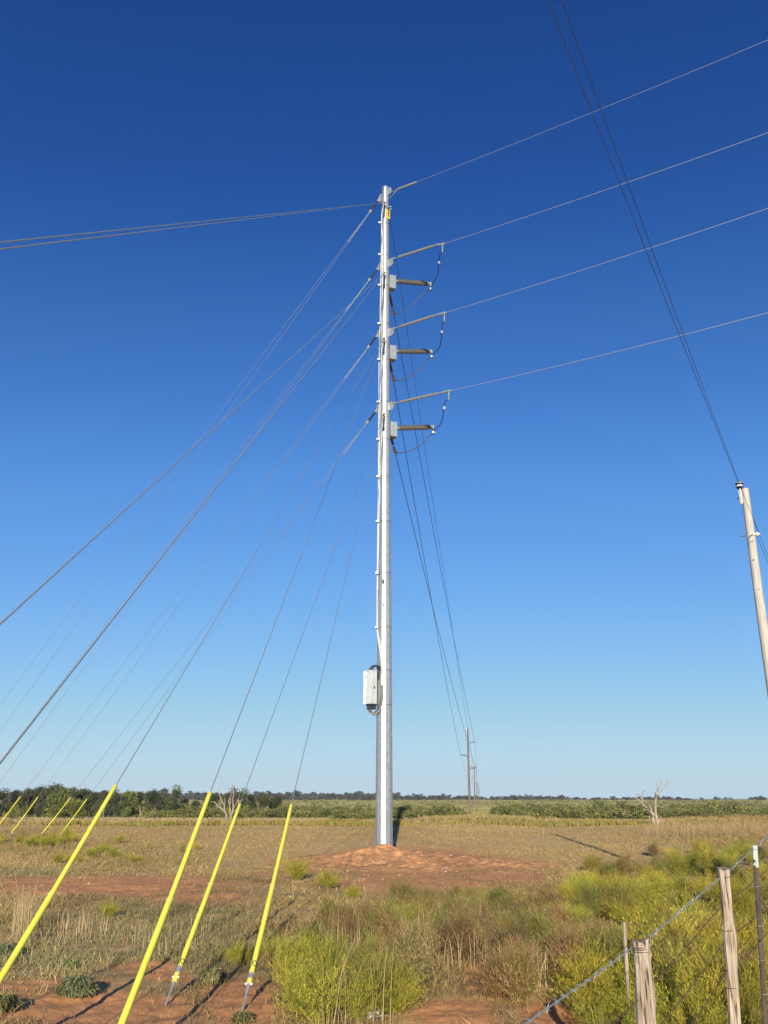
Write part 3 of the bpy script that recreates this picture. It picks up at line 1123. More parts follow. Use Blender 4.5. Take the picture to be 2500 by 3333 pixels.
# ------------------------------------------------------------------ distant wooden line poles
POLES = [((1522, 2368), (1530, 2663), 150), ((1543, 2489), (1547, 2655), 320), ((1550, 2541), (1553, 2650), 520), ((1556, 2550), (1558.5, 2640), 690), ((1559.5, 2558), (1560.5, 2625), 860)]
LINE_LAB = ['nearest and tallest of the brown wooden line poles on the plain', 'second brown wooden line pole with a crossarm near its top', 'third of the distant wooden line poles in the row', 'fourth of the distant wooden line poles in the row', 'farthest and palest of the distant wooden line poles']
arms_world = []
for k, (tp, bp_, Y) in enumerate(POLES):
    T = at_y(*tp, Y)
    B = at_y(*bp_, Y)
    B.z = gz(B.x, Y)
    t = thing('line_pole', B, LINE_LAB[k], 'utility pole', 'wooden line poles leading to the horizon')
    b = MB()
    hgt = (T - B).length
    b.tube([B - Vector((0, 0, 0.4)), B.lerp(T, 0.5), T], [0.21, 0.18, 0.145], 10)
    b.build('shaft', M['brownwood'], t, smooth=True)
    ends = [T + Vector((0, 0, -0.1))]
    s = Y / 150.0
    if k == 0:
        spec = [((1526, 2418), (1546, 2414)), ((1520, 2460), (1500, 2457)), ((1529, 2503), (1549, 2498))]
    else:
        f = 150.0 / Y
        x0, y0 = tp
        spec = [((x0 + 1, y0 + 55 * f), (x0 + 1 + 20 * f, y0 + 50 * f)), ((x0 + 1, y0 + 95 * f), (x0 + 1 - 20 * f, y0 + 92 * f)), ((x0 + 2, y0 + 137 * f), (x0 + 2 + 20 * f, y0 + 132 * f))]
    for a, e in spec:
        A, E = at_y(*a, Y), at_y(*e, Y - 0.1)
        d = (E - A).normalized()
        b = MB()
        b.lathe(A, d, [(0, 0.16), (0.12, 0.16), (0.12, 0.08), (0.2, 0.08)], 8)
        br = b.build('bracket', M['galv'], t)
        b = MB()
        b.lathe(A + d * 0.2, d, rib_profile((E - A).length - 0.2, 0.06, 0.095, 14), 8)
        b.build('post_insulator', M['insul'], br)
        ends.append(E + Vector((0, 0, -0.12)))
    if k == 1:
        A, E = at_y(1531, 2502, Y - 0.2), at_y(1550, 2498.5, Y - 0.2)
        b = MB()
        b.tube([A, E], 0.13, 6)
        ca = b.build('crossarm', M['brownwood'], t)
        b = MB()
        p = at_y(1536, 2501, Y - 0.2)
        b.lathe(p, (0, 0, 1), [(0, 0.12), (0.3, 0.12), (0.35, 0.2), (0.55, 0.2), (0.6, 0.12), (0.75, 0.1)], 8)
        b.build('pin_insulator', M['porcelain_dark'], ca)
    b = MB()
    b.lathe(T + Vector((-0.2, -0.1, -0.35)), (0, 0, 1), [(0, 0.10), (0.3, 0.10)], 8)
    b.build('static_bracket', M['porcelain'], t)
    arms_world.append(ends)

static_start = pole_c(pz(690)) + Vector((0.2, 0.1, 0))
AW = [(static_start, 0, 0.3, 'thin static wire running from the steel pole to the nearest wooden pole top'),
      (away_pts[0], 1, 1.0, 'dark away going conductor from the top jumper to the right arm of the wooden pole'),
      (away_pts[1], 2, 1.0, 'dark away going conductor from the middle jumper to the left arm of the wooden pole'),
      (away_pts[2], 3, 1.0, 'dark away going conductor from the lowest jumper to the low arm of the wooden pole')]
for s, e, sag, lab in AW:
    wire('conductor', span(s, arms_world[0][e], sag, 30), 0.013 if e == 0 else 0.019, M['cond_dark'], lab, 'power line', 'conductors running away over the plain')
for k in range(2):
    for e, nm in enumerate(('static', 'upper right', 'left', 'lower right')):
        wire('conductor', span(arms_world[k][e], arms_world[k + 1][e], 1.6, 16), 0.015, M['cond_dark'],
             'far %s wire between the %s wooden line poles' % (nm, ('first and second', 'second and third')[k]), 'power line', 'wires between the wooden line poles')

# ------------------------------------------------------------------ wooden distribution pole at the right
DY = 20.7
T = at_y(2423, 1592, DY)
Q = at_y(2466, 1900, DY)
dirp = (T - Q).normalized()
B = T - dirp * ((T.z - 0.0) / dirp.z)
B.z = gz(B.x, B.y)
dp = thing('distribution_pole', B, 'pale weathered wooden pole leaning in at the right edge with a spool insulator on top', 'utility pole')
b = MB()
pts, rad = [], []
for i in range(15):
    t = i / 14
    pts.append((B - dirp * 0.3).lerp(T, t) + Vector((0.012 * math.sin(7 * t), 0, 0)))
    rad.append(0.145 - 0.05 * t)
b.tube(pts, rad, 20)
b.build('shaft', M['greywood'], dp, smooth=True)


def dpt(px, py, dy=0.0):
    return at_y(px, py, DY + dy)


b = MB()
p0, p1 = dpt(2415, 1640, -0.12), dpt(2408, 1588, -0.12)
b.tube([p0, p1], 0.032, 4)
b.tube([dpt(2411, 1642, -0.09), dpt(2404, 1597, -0.09)], 0.018, 4)
rp = b.build('ridge_pin', M['galv_dark'], dp)
b = MB()
up = (p1 - p0).normalized()
ib = p1 - up * 0.02
b.lathe(ib, up, [(0, 0.05), (0.02, 0.088), (0.045, 0.095), (0.05, 0.06)], 18)
b.lathe(ib + up * 0.098, up, [(0, 0.075), (0.02, 0.105), (0.04, 0.10)], 18)
b.build('skirt', M['porcelain_dark'], rp, smooth=True)
b = MB()
b.lathe(ib + up * 0.046, up, [(0, 0.088), (0.01, 0.09), (0.03, 0.06), (0.054, 0.07)], 18)
b.lathe(ib + up * 0.136, up, [(0, 0.10), (0.014, 0.098), (0.02, 0.06)], 18)
b.build('glaze_band', M['porcelain'], rp, smooth=True)
b = MB()
b.lathe(ib + up * 0.155, up, [(0, 0.055), (0.03, 0.06), (0.035, 0.03)], 14)
b.build('top_groove', M['porcelain_dark'], rp, smooth=True)
INS_TOP = ib + up * 0.18
for (xa, ya), (xb, yb) in (((2406, 1621), (2395, 1624)), ((2424, 1744), (2412, 1746))):
    b = MB()
    b.tube([dpt(xa + 3, ya, 0), dpt(xa, ya, 0), dpt(xb, yb, 0)], [0.022, 0.022, 0.010], 8)
    b.build('through_bolt', M['strap'], dp)
b = MB()
sp = dpt(2461, 1736, -0.05)
b.lathe(dpt(2452, 1740, -0.06), (1, 0, 0.12), [(0, 0.03), (0.03, 0.045), (0.05, 0.03), (0.07, 0.03), (0.08, 0.05), (0.11, 0.055), (0.13, 0.035), (0.15, 0.02), (0.17, 0.02)], 12)
b.build('spool_insulator', M['porcelain'], dp, smooth=True)
b = MB()
b.tube([dpt(2450, 1738, -0.13), dpt(2436, 1750, -0.17), dpt(2430, 1757, -0.16)], 0.008, 5)
b.tube([dpt(2436, 1750, -0.17), dpt(2440, 1764, -0.17), dpt(2454, 1758, -0.14)], 0.006, 5)
b.build('tie_wire', M['strap'], dp)
for x, y in ((2421, 1639), (2452, 1822), (2468, 1918)):
    b = MB()
    b.lathe(dpt(x, y, -0.10), (0, -1, 0), [(0, 0.014), (0.03, 0.014)], 8)
    b.build('nail', M['strap'], dp)
SPOOL = sp
E1 = at_y(1785, 0, 6.9)
E2 = at_y(1828, 0, 7.0)
d1 = (E1 - SPOOL)
d2 = (E2 - INS_TOP)
ov1 = span(SPOOL + Vector((0, -0.16, 0)), E1, 0.12, 16) + [E1 + d1 * 0.8]
ov2 = span(INS_TOP, E2, 0.12, 16) + [E2 + d2 * 0.8]
wire('distribution_wire', ov1, 0.0055, M['cond_dark'], 'left of the two dark wires climbing from the wooden pole over the viewer', 'power line', 'dark overhead distribution wires')
wire('distribution_wire', ov2, 0.0055, M['cond_dark'], 'right of the two dark wires climbing from the pole top insulator over the viewer', 'power line', 'dark overhead distribution wires')
wdir = Vector((0.54, 1, 0)).normalized()
for s, lab in ((SPOOL, 'lower wire leaving the spool insulator away to the right'), (INS_TOP, 'upper wire leaving the pole top insulator away to the right')):
    wire('distribution_wire', span(s, s + wdir * 55 + Vector((0, 0, -0.4)), 0.5, 16), 0.0062, M['cond_dark'], lab, 'power line', 'dark distribution wires going away')

# ------------------------------------------------------------------ barbed wire fence
F0 = Vector((1.80, 6.65))
FD = Vector((1.84, 2.35))


def f_at(t):
    p = F0 + FD * t
    return p.x, p.y


def fence_pt(px, py, t):
    return at_y(px, py, f_at(t)[1])


def cedar_post(pts, rad, label, seed, name='fence_post', slant=0.0):
    rn = random.Random(seed)
    n, rings = 22, []
    b = MB()
    prof = [1 + 0.10 * math.sin(2 * k * math.pi / n * 2 + seed) + rn.uniform(-0.11, 0.08) for k in range(n)]
    m = 44
    vs, fs = [], []
    P = [Vector(p) for p in pts]

    def along(t):
        s = t * (len(P) - 1)
        i = min(int(s), len(P) - 2)
        return P[i].lerp(P[i + 1], s - i), rad[i] + (rad[i + 1] - rad[i]) * (s - i)
    for j in range(m + 1):
        c, r = along(j / m)
        for k in range(n):
            a = 2 * math.pi * k / n
            g = prof[k] + 0.05 * math.sin(j * 0.5 + k * 1.7 + seed) + rn.uniform(-0.02, 0.02)
            top = slant * math.cos(a) + 0.008 * math.sin(a * 2.0 + seed) + rn.uniform(-0.012, 0.006) if j == m else 0
            vs.append(c + Vector((math.cos(a) * r * g, math.sin(a) * r * g, top)))
    for j in range(m):
        for k in range(n):
            k2 = (k + 1) % n
            fs.append((j * n + k, j * n + k2, (j + 1) * n + k2, (j + 1) * n + k))
    fs.append(tuple(range(m * n, (m + 1) * n)))
    b.add(vs, fs)
    t = thing(name, (P[0].x, P[0].y, P[0].z), label, 'fence post')
    b.build('shaft', M['cedar'], t, smooth=True)
    return t


def wrap(parent, c, r, name='wire_tie', m=None, loops=1.15, pitch=0.012, rad=0.0022):
    b = MB()
    b.tube([Vector(c) + Vector((math.cos(a) * r, math.sin(a) * r, pitch * a / 6.28)) for a in np.linspace(0, 2 * math.pi * loops, 30)], rad, 5)
    return b.build(name, m or M['barb_old'], parent, smooth=True)


y1 = f_at(0)[1]
tp1 = at_y(2088, 3062, y1)
lo1 = at_y(2106, 3333, y1)
bt1 = lo1 + (lo1 - tp1) * 1.2
bt1.z = gz(bt1.x, bt1.y) - 0.1
p1 = cedar_post([bt1, lo1, tp1.lerp(lo1, 0.3), tp1.lerp(lo1, 0.1), tp1], [0.066, 0.063, 0.055, 0.054, 0.060], 'stout weathered cedar fence post nearest the viewer with a slanting splintered top', 3, slant=0.022)
wrap(p1, at_y(2086, 3092, y1), 0.061, loops=2.1)
wrap(p1, at_y(2090, 3100, y1), 0.060)
y2 = f_at(0.642)[1]
tp2 = at_y(2355, 2826, y2)
lo2 = at_y(2392, 3333, y2)
bt2 = lo2 + (lo2 - tp2) * 0.25
bt2.z = gz(bt2.x, bt2.y) - 0.1
kn = tp2.lerp(lo2, 0.45) + Vector((0.012, 0, 0))
p2 = cedar_post([bt2, lo2, kn.lerp(lo2, 0.4), kn, kn.lerp(tp2, 0.25), tp2.lerp(kn, 0.25), tp2], [0.052, 0.050, 0.047, 0.055, 0.045, 0.044, 0.052], 'knotty cedar fence post standing second from the viewer', 8)
wrap(p2, at_y(2362, 2857, y2), 0.048)
wrap(p2, at_y(2370, 3031, y2), 0.052)
wrap(p2, at_y(2378, 3217, y2), 0.052)
# short grey stub beyond
tps = at_y(2032, 3000, 10.4)
ps = at_y(2036, 3160, 10.4)
ps.z = gz(ps.x, ps.y)
cedar_post([ps - Vector((0, 0, 0.1)), ps.lerp(tps, 0.5), tps], [0.026, 0.023, 0.020], 'thin grey wooden stub standing in the weeds behind the nearest cedar post', 5, 'fence_post')
# steel T post
y3 = f_at(1.0)[1]
tp3 = at_y(2457, 2752, y3)
lo3 = at_y(2497, 3333, y3)
bt3 = lo3 + (lo3 - tp3) * 0.4
bt3.z = gz(bt3.x, bt3.y) - 0.1
tpost = thing('steel_post', bt3, 'brown studded steel fence post with a pale painted top', 'fence post')


def tee(a, c, mname, pm, sub=None):
    b = MB()
    d = (c - a).normalized()
    xa = Vector((1, 0.25, 0)).normalized()
    ya = d.cross(xa).normalized()
    mid = (a + c) / 2
    L = (c - a).length
    b.obox(mid, xa, ya, d, 0.050, 0.005, L)
    b.obox(mid + ya * 0.020, xa, ya, d, 0.005, 0.034, L)
    return b.build(mname, pm, sub or tpost), xa, ya, d


k = 0.13
sh, xa, ya, dd = tee(bt3, tp3.lerp(lo3, k), 'lower_blade', M['post_rust'])
tee(tp3.lerp(lo3, k), tp3, 'painted_tip', M['post_top'])
for i in range(26):
    b = MB()
    c = tp3 - dd * (0.14 + i * 0.054) - ya * 0.006 - xa * 0.021
    b.obox(c, xa, ya, dd, 0.016, 0.014, 0.024)
    b.build('stud', M['post_rust'], sh)
CLIPS = [2766, 2892, 3023, 3133, 3241]
for y in CLIPS:
    t = (y - 2752) / (3333 - 2752)
    c = tp3.lerp(lo3, t)
    b = MB()
    b.tube([c - xa * 0.034 + ya * 0.03, c - xa * 0.03 - ya * 0.012, c - ya * 0.009, c + xa * 0.028 - ya * 0.008, c + xa * 0.030 + ya * 0.02], 0.0028, 5)
    b.build('wire_clip', M['bolt'], tpost, smooth=True)


def barbed(name, pts, m, label, rad, barb_at, blen):
    b = MB()
    P = []
    for i in range(len(pts) - 1):
        L = (pts[i + 1] - pts[i]).length
        n = max(2, int(L / 0.012))
        P += [pts[i].lerp(pts[i + 1], j / n) for j in range(n)]
    P.append(pts[-1])
    s = 0
    A, Bv = [], []
    for i, p in enumerate(P):
        if i:
            s += (P[i] - P[i - 1]).length
        d = (P[min(i + 1, len(P) - 1)] - P[max(i - 1, 0)]).normalized()
        u = d.cross(Vector((0, 0, 1))).normalized()
        w = u.cross(d)
        a = s * 2 * math.pi / 0.085
        o = (u * math.cos(a) + w * math.sin(a)) * rad * 0.85
        A.append(p + o)
        Bv.append(p - o)
    t = thing(name, pts[0], label, 'barbed wire', 'strands of the barbed wire fence')
    b.tube(A, rad, 5)
    b.tube(Bv, rad, 5)
    b.build('twisted_strand', m, t, smooth=True)
    s, nxt = 0, 0.03
    rn = random.Random(len(pts) + int(rad * 1e5))
    b = MB()
    for i in range(1, len(P)):
        s += (P[i] - P[i - 1]).length
        if s > nxt:
            nxt += barb_at
            d = (P[i] - P[i - 1]).normalized()
            for q in (0, 1):
                a = rn.uniform(0, 6.28)
                u = d.cross(Vector((0, 0, 1))).normalized()
                w = u.cross(d)
                r1 = u * math.cos(a) + w * math.sin(a)
                c = P[i] + d * (0.006 * q)
                b.tube([c + r1 * blen + d * 0.012, c + r1 * rad * 2, c - r1 * rad * 2, c - r1 * blen - d * 0.012], [rad * 0.4, rad * 1.0, rad * 1.0, rad * 0.4], 5)
            b.lathe(P[i] - d * 0.007, d, [(0, rad * 2.6), (0.02, rad * 2.6)], 8)
    o = b.build('barbs', m, t)
    o['kind'] = 'stuff'
    return t


wtop = [fence_pt(1640, 3385, -0.70), fence_pt(1712, 3330, -0.56), fence_pt(1940, 3172, -0.19), fence_pt(2058, 3084, 0.0), fence_pt(2110, 3054, 0.06), fence_pt(2240, 2945, 0.40), fence_pt(2338, 2862, 0.62), fence_pt(2375, 2832, 0.70), fence_pt(2448, 2768, 0.98), fence_pt(2478, 2742, 1.12), fence_pt(2530, 2690, 1.5)]
barbed('barbed_wire', wtop, M['barb_new'], 'bright galvanised top strand of barbed wire along the post tops', 0.0031, 0.125, 0.024)
for lab, dz in (('second', 0.30), ('third', 0.58), ('fourth', 0.80)):
    pts = []
    for t in (-0.7, 0.0, 0.3, 0.642, 0.85, 1.0, 1.5):
        x, y = f_at(t)
        top_z = np.interp(t, [-0.7, 0.0, 0.642, 1.0, 1.5], [0.98, 1.30, 1.72, 1.86, 2.10])
        pts.append(Vector((x, y + 0.05, top_z - dz * (1 + 0.04 * math.sin(t * 9)))))
    barbed('barbed_wire', pts, M['barb_old'], '%s strand down of thin rusty barbed wire between the posts' % lab, 0.0022, 0.125, 0.013)


# ------------------------------------------------------------------ plants
def cat_np(parts):
    V, T, C, o = [], [], [], 0
    for v, t, c in parts:
        V.append(v)
        T.append(t + o)
        C.append(c)
        o += len(v)
    return np.concatenate(V), np.concatenate(T), np.concatenate(C)


def blades(base, h, w, lean, az, col, tipcol=None, bend=0.5):
    """one bent blade per row: 5 verts, 3 triangles"""
    n = len(base)
    face = RNG.uniform(0, 2 * np.pi, n)
    wx, wy = np.cos(face) * w / 2, np.sin(face) * w / 2
    lx, ly = np.cos(az) * lean * h, np.sin(az) * lean * h
    V = np.zeros((n, 5, 3))
    V[:, 0] = base + np.stack([wx, wy, 0 * w], -1)
    V[:, 1] = base - np.stack([wx, wy, 0 * w], -1)
    m = base + np.stack([lx * 0.35, ly * 0.35, h * 0.6], -1)
    V[:, 2] = m + np.stack([wx, wy, 0 * w], -1) * 0.8
    V[:, 3] = m - np.stack([wx, wy, 0 * w], -1) * 0.8
    V[:, 4] = base + np.stack([lx, ly, h], -1)
    i = np.arange(n)[:, None] * 5
    T = np.concatenate([i + np.array([[0, 1, 3]]), i + np.array([[0, 3, 2]]), i + np.array([[2, 3, 4]])], 0)
    C = np.repeat(col[:, None, :], 5, 1)
    if tipcol is not None:
        C[:, 4] = tipcol
        C[:, 2:4] = 0.5 * (C[:, 0:2] + tipcol[:, None, :])
    return V.reshape(-1, 3), T, C.reshape(-1, 3)


def pick(n, cols, wts, jit=0.18):
    cols = np.array(cols)
    k = RNG.choice(len(cols), n, p=np.array(wts) / sum(wts))
    return cols[k] * (1 + RNG.normal(0, jit, (n, 1))).clip(0.5, 1.6) * (1 + RNG.normal(0, 0.05, (n, 3)))


TAN = [(0.37, 0.26, 0.11), (0.31, 0.21, 0.088), (0.235, 0.16, 0.066), (0.45, 0.345, 0.17)]
GREY = [(0.235, 0.205, 0.095), (0.175, 0.172, 0.075), (0.28, 0.225, 0.105)]
LIMEC = [(0.335, 0.315, 0.038), (0.27, 0.262, 0.038), (0.38, 0.35, 0.05), (0.20, 0.21, 0.034)]
BRN = [(0.225, 0.15, 0.07), (0.17, 0.112, 0.052), (0.28, 0.20, 0.10), (0.20, 0.17, 0.058)]


def scatter(n, d0, d1, k=1.0):
    """points over the visible wedge of ground with density falling as 1/d"""
    u = RNG.uniform(0, 1, n)
    d = (d0 ** k + u * (d1 ** k - d0 ** k)) ** (1 / k)
    x = RNG.uniform(-0.56, 0.56, n) * d
    return x, d


def masks(x, y):
    z = ground_np(x, y)
    px, py = proj_np(x, y, z)
    dd = np.maximum(np.hypot(x, y), 3)
    jx, jy = 40 * fbm(x * 0.6, y * 0.6, 21) * np.clip(14 / dd, 0.3, 2), 26 * fbm(x * 0.8, y * 0.8, 31) * np.clip(14 / dd, 0.2, 2)
    soil = zone(px + jx, py + jy, SOIL)
    soil = np.clip((soil + 0.25 * fbm(x * 1.3, y * 1.3, 41)) * 1.6 - 0.25, 0, 1) * (y < 55)
    return z, px, py, soil, zone(px, py, LIME), zone(px, py, BROWN), zone(px, py, SAGE)


# short dry grass of the whole field
def grass_field():
    parts = []
    # near: 8 to 30 m
    n = 480000
    x, y = scatter(n, 7.0, 32, 0.9)
    z, px, py, soil, lime, brn, sage = masks(x, y)
    patch = fbm(x * 0.9, y * 0.9, 201) + 0.5 * fbm(x * 3.1, y * 3.1, 202)
    mh = mound_h(x, y)
    dens = (1 - 0.93 * soil) * np.clip(0.65 + 1.3 * patch, 0.08, 1) * np.where(mh > 0.03 + 0.05 * fbm(x * 1.1, y * 1.1, 207), 0.05, 1.0)
    dens = np.where((px > 1150) & (py > 3150), dens * 0.7, dens)
    k = RNG.uniform(0, 1, n) < dens
    x, y, z, px, py, sage, brn, lime, patch = (a[k] for a in (x, y, z, px, py, sage, brn, lime, patch))
    n = len(x)
    mh = mound_h(x, y)
    z = z + np.where(mh > 0, mh, 0)
    h = RNG.gamma(2.6, 0.0185, n) * (1 + 0.9 * np.clip(patch, -0.6, 1)) * (1 + 0.5 * sage + 1.3 * brn + 0.5 * lime)
    h = np.clip(h, 0.02, 0.38)
    col = pick(n, TAN + GREY, [2, 3, 3, 0.7, 1.6, 1.4, 1.6])
    g = pick(n, GREY + [(0.17, 0.19, 0.085), (0.27, 0.24, 0.12)], [2, 2, 2, 1.6, 2])
    s = (RNG.uniform(0, 1, n) < np.clip(sage * 1.1, 0, 0.85))[:, None]
    col = np.where(s, g, col)
    bcol = pick(n, BRN, [2, 2, 2, 1])
    s = (RNG.uniform(0, 1, n) < np.clip(brn * 0.8 + lime * 0.6, 0, 0.8))[:, None]
    col = np.where(s, bcol, col)
    col = col * (1 + 0.55 * fbm(x * 0.45, y * 0.3, 205) + 0.35 * fbm(x * 1.6, y * 1.2, 206))[:, None].clip(0.5, 1.6)
    w = 0.004 + 0.00036 * y * RNG.uniform(0.7, 1.4, n)
    parts.append(blades(np.stack([x, y, z - 0.01], -1), h, w, RNG.uniform(0.2, 1.7, n), RNG.uniform(0, 6.28, n), col * 0.85, col * 1.1))
    # mid field: 30 to 100 m, short and pale
    n = 380000
    x, y = scatter(n, 30, 100, 0.7)
    z, px, py, soil, lime, brn, sage = masks(x, y)
    patch = fbm(x * 0.35, y * 0.2, 211)
    k = RNG.uniform(0, 1, n) < (1 - 0.96 * soil) * np.clip(0.8 + 0.8 * patch, 0.15, 1) * np.where(mound_h(x, y) > 0.03, 0.04, 1.0)
    x, y, z, patch, px, py = x[k], y[k], z[k], patch[k], px[k], py[k]
    n = len(x)
    right = sstep(2080, 2330, px) * sstep(2765, 2725, py)
    leftw = zone(px, py, [(120, 2750, 190, 40), (420, 2790, 300, 40)])
    h = RNG.gamma(2.6, 0.0165, n) * (1 + 0.5 * patch) * (1 + 4.0 * right + 1.4 * leftw)
    mh = mound_h(x, y)
    z = z + np.where(mh > 0, mh, 0)
    col = pick(n, [(0.39, 0.275, 0.115), (0.345, 0.24, 0.098), (0.425, 0.31, 0.135), (0.29, 0.205, 0.078)], [3, 3, 2, 1], 0.08)
    g = pick(n, [(0.24, 0.20, 0.07), (0.21, 0.185, 0.055), (0.26, 0.19, 0.09)], [1, 1, 1])
    s = (RNG.uniform(0, 1, n) < np.clip(0.15 + 0.7 * leftw, 0, 0.7))[:, None]
    col = np.where(s, g, col)
    col = col * (1 + 0.32 * fbm(x * 0.22, y * 0.10, 215) + 0.12 * fbm(x * 0.9, y * 0.4, 216))[:, None].clip(0.55, 1.5)
    w = 0.00055 * y * RNG.uniform(0.6, 1.3, n)
    parts.append(blades(np.stack([x, y, z - 0.01], -1), np.clip(h, 0.02, 0.7), w, RNG.uniform(0.3, 2.2, n), RNG.uniform(0, 6.28, n), col * 0.92, col * 1.06))
    V, T, C = cat_np(parts)
    o = np_mesh('dry_grass', V, T, np.clip(C, 0.01, 0.9), M['grass'])
    tag(o, 'short dry tan grass covering the field round the pole', 'grass', kind='stuff')


grass_field()


# broomweed: a dome of thin forking stems with tiny leaves and yellow flower heads
def broom_variant(seed, kind, ns=None, nb=18):
    r = np.random.default_rng(seed)
    parts = []
    ns = ns or (95 if kind == 'lime' else 100)
    tips, pcs = [], []
    lobes = r.uniform(0, 6.283, 6)
    ribs_a, ribs_b, ribs_w, ribs_c, ribs_c2 = [], [], [], [], []
    for i in range(ns):
        az = lobes[r.integers(6)] + r.normal(0, 0.45)
        sp = r.uniform(0.0, 1.0) ** 0.7 * (0.66 if kind == 'lime' else 0.42)
        H = r.uniform(0.45, 1.0) * (1 - 0.25 * sp) * (1 + 0.22 * math.sin(az * 2 + seed))
        base = np.array([math.cos(az), math.sin(az), 0]) * 0.06 * r.uniform(0, 1)
        d = np.array([math.cos(az) * sp, math.sin(az) * sp, H])
        mid = base + d * np.array([0.38, 0.38, 0.5])
        top = base + d * np.array([0.62, 0.62, 0.72])
        sc = np.array((0.30, 0.24, 0.12)) if kind == 'lime' else np.array((0.30, 0.215, 0.12))
        gc = np.array(LIMEC[r.integers(4)]) if kind == 'lime' else np.array(BRN[r.integers(4)])
        gc = gc * r.uniform(0.75, 1.25)
        ribs_a.append(base), ribs_b.append(mid), ribs_w.append(0.009), ribs_c.append(sc), ribs_c2.append(sc * 0.5 + gc * 0.5)
        ribs_a.append(mid), ribs_b.append(top), ribs_w.append(0.007), ribs_c.append(sc * 0.5 + gc * 0.5), ribs_c2.append(gc)
        for j in range(nb):
            t = r.uniform(0.12, 1.0)
            s = base + (mid - base) * (t / 0.55) if t < 0.55 else mid + (top - mid) * ((t - 0.55) / 0.45)
            out = np.array([d[0] * 0.6 + r.normal(0, 0.20), d[1] * 0.6 + r.normal(0, 0.20), H * r.uniform(0.3, 0.6)]) * r.uniform(0.4, 0.85)
            e = s + out
            g2 = gc * r.uniform(0.8, 1.25)
            ribs_a.append(s), ribs_b.append(e), ribs_w.append(0.0046), ribs_c.append(gc), ribs_c2.append(g2)
            for q in range(3):
                u = r.uniform(0.3, 1.0)
                c = s + out * u
                tips.append((c, g2, q == 0 and u > 0.5))
    a, b_, w = np.array(ribs_a), np.array(ribs_b), np.array(ribs_w)
    c1, c2 = np.array(ribs_c), np.array(ribs_c2)
    n = len(a)
    f = r.uniform(0, 6.283, n)
    o = np.stack([np.cos(f), np.sin(f), 0 * f], -1) * w[:, None] / 2
    V = np.stack([a + o, a - o, b_ + o * 0.4, b_ - o * 0.4], 1).reshape(-1, 3)
    i = np.arange(n)[:, None] * 4
    T = np.concatenate([i + np.array([[0, 1, 3]]), i + np.array([[0, 3, 2]])], 0)
    C = np.stack([c1, c1, c2, c2], 1).reshape(-1, 3)
    parts.append((V, T, C))
    # leaves and flower heads
    cs = np.array([t[0] for t in tips])
    n = len(cs)
    fl = np.array([t[2] for t in tips]) & (r.uniform(0, 1, n) < (0.4 if kind == 'lime' else 0.05))
    gc = np.array([t[1] for t in tips])
    yel = np.array((0.55, 0.45, 0.03)) * r.uniform(0.8, 1.2, (n, 1))
    col = np.where(fl[:, None], yel, gc)
    ln = np.where(fl, 0.0075, 0.036) * r.uniform(0.7, 1.3, n)
    wd = np.where(fl, 0.0075, 0.0034)
    dr = r.normal(0, 1, (n, 3)) + np.array([0, 0, 1.9])
    dr /= np.linalg.norm(dr, axis=1, keepdims=True)
    sd = np.cross(dr, r.normal(0, 1, (n, 3)))
    sd /= np.linalg.norm(sd, axis=1, keepdims=True) + 1e-9
    p0, p1 = cs - dr * ln[:, None], cs + dr * ln[:, None]
    V = np.stack([p0, cs + sd * wd[:, None], p1, cs - sd * wd[:, None]], 1).reshape(-1, 3)
    i = np.arange(n)[:, None] * 4
    T = np.concatenate([i + np.array([[0, 1, 2]]), i + np.array([[0, 2, 3]])], 0)
    parts.append((V, T, np.repeat(col, 4, 0)))
    return cat_np(parts)


LIME_V = [broom_variant(300 + i, 'lime') for i in range(4)]
BROWN_V = [broom_variant(320 + i, 'brown') for i in range(3)]
WISPY_V = [broom_variant(340 + i, 'lime', 48, 9) for i in range(4)]
OLIVE_V = [(v, t, np.clip(c * np.array([0.95, 1.22, 0.75]), 0, 1)) for v, t, c in BROWN_V]


def place_variant(v, x, y, z, s, sh, rot, tint):
    V, T, C = v
    c, sn = math.cos(rot), math.sin(rot)
    W = np.empty_like(V)
    W[:, 0] = (V[:, 0] * c - V[:, 1] * sn) * s + x
    W[:, 1] = (V[:, 0] * sn + V[:, 1] * c) * s + y
    W[:, 2] = V[:, 2] * sh + z
    return W, T, C * tint


def mass(name, specs, variants, label, cat, n_each, sc, seed, colours=None):
    rn = np.random.default_rng(seed)
    parts = []
    for (cx, cy, rx, ry), n in zip(specs, n_each):
        for _ in range(n):
            a, q = rn.uniform(0, 6.283), math.sqrt(rn.uniform(0, 1))
            p = on_ground(cx + rx * q * math.cos(a), min(cy + ry * q * math.sin(a), 3420))
            s = rn.uniform(*sc) * (1.25 if rn.uniform() < 0.2 else 1)
            tint = np.array([1, 1, 1]) * rn.uniform(0.62, 1.3) * np.array([rn.uniform(0.88, 1.2), 1, 1])
            parts.append(place_variant(variants[rn.integers(len(variants))], p.x, p.y, gz(p.x, p.y) - 0.03, s, s * rn.uniform(0.75, 1.0), rn.uniform(0, 6.283), tint))
    V, T, C = cat_np(parts)
    o = np_mesh(name, V, T, np.clip(C, 0.005, 0.9), M['leaf'])
    return tag(o, label, cat, kind='stuff')


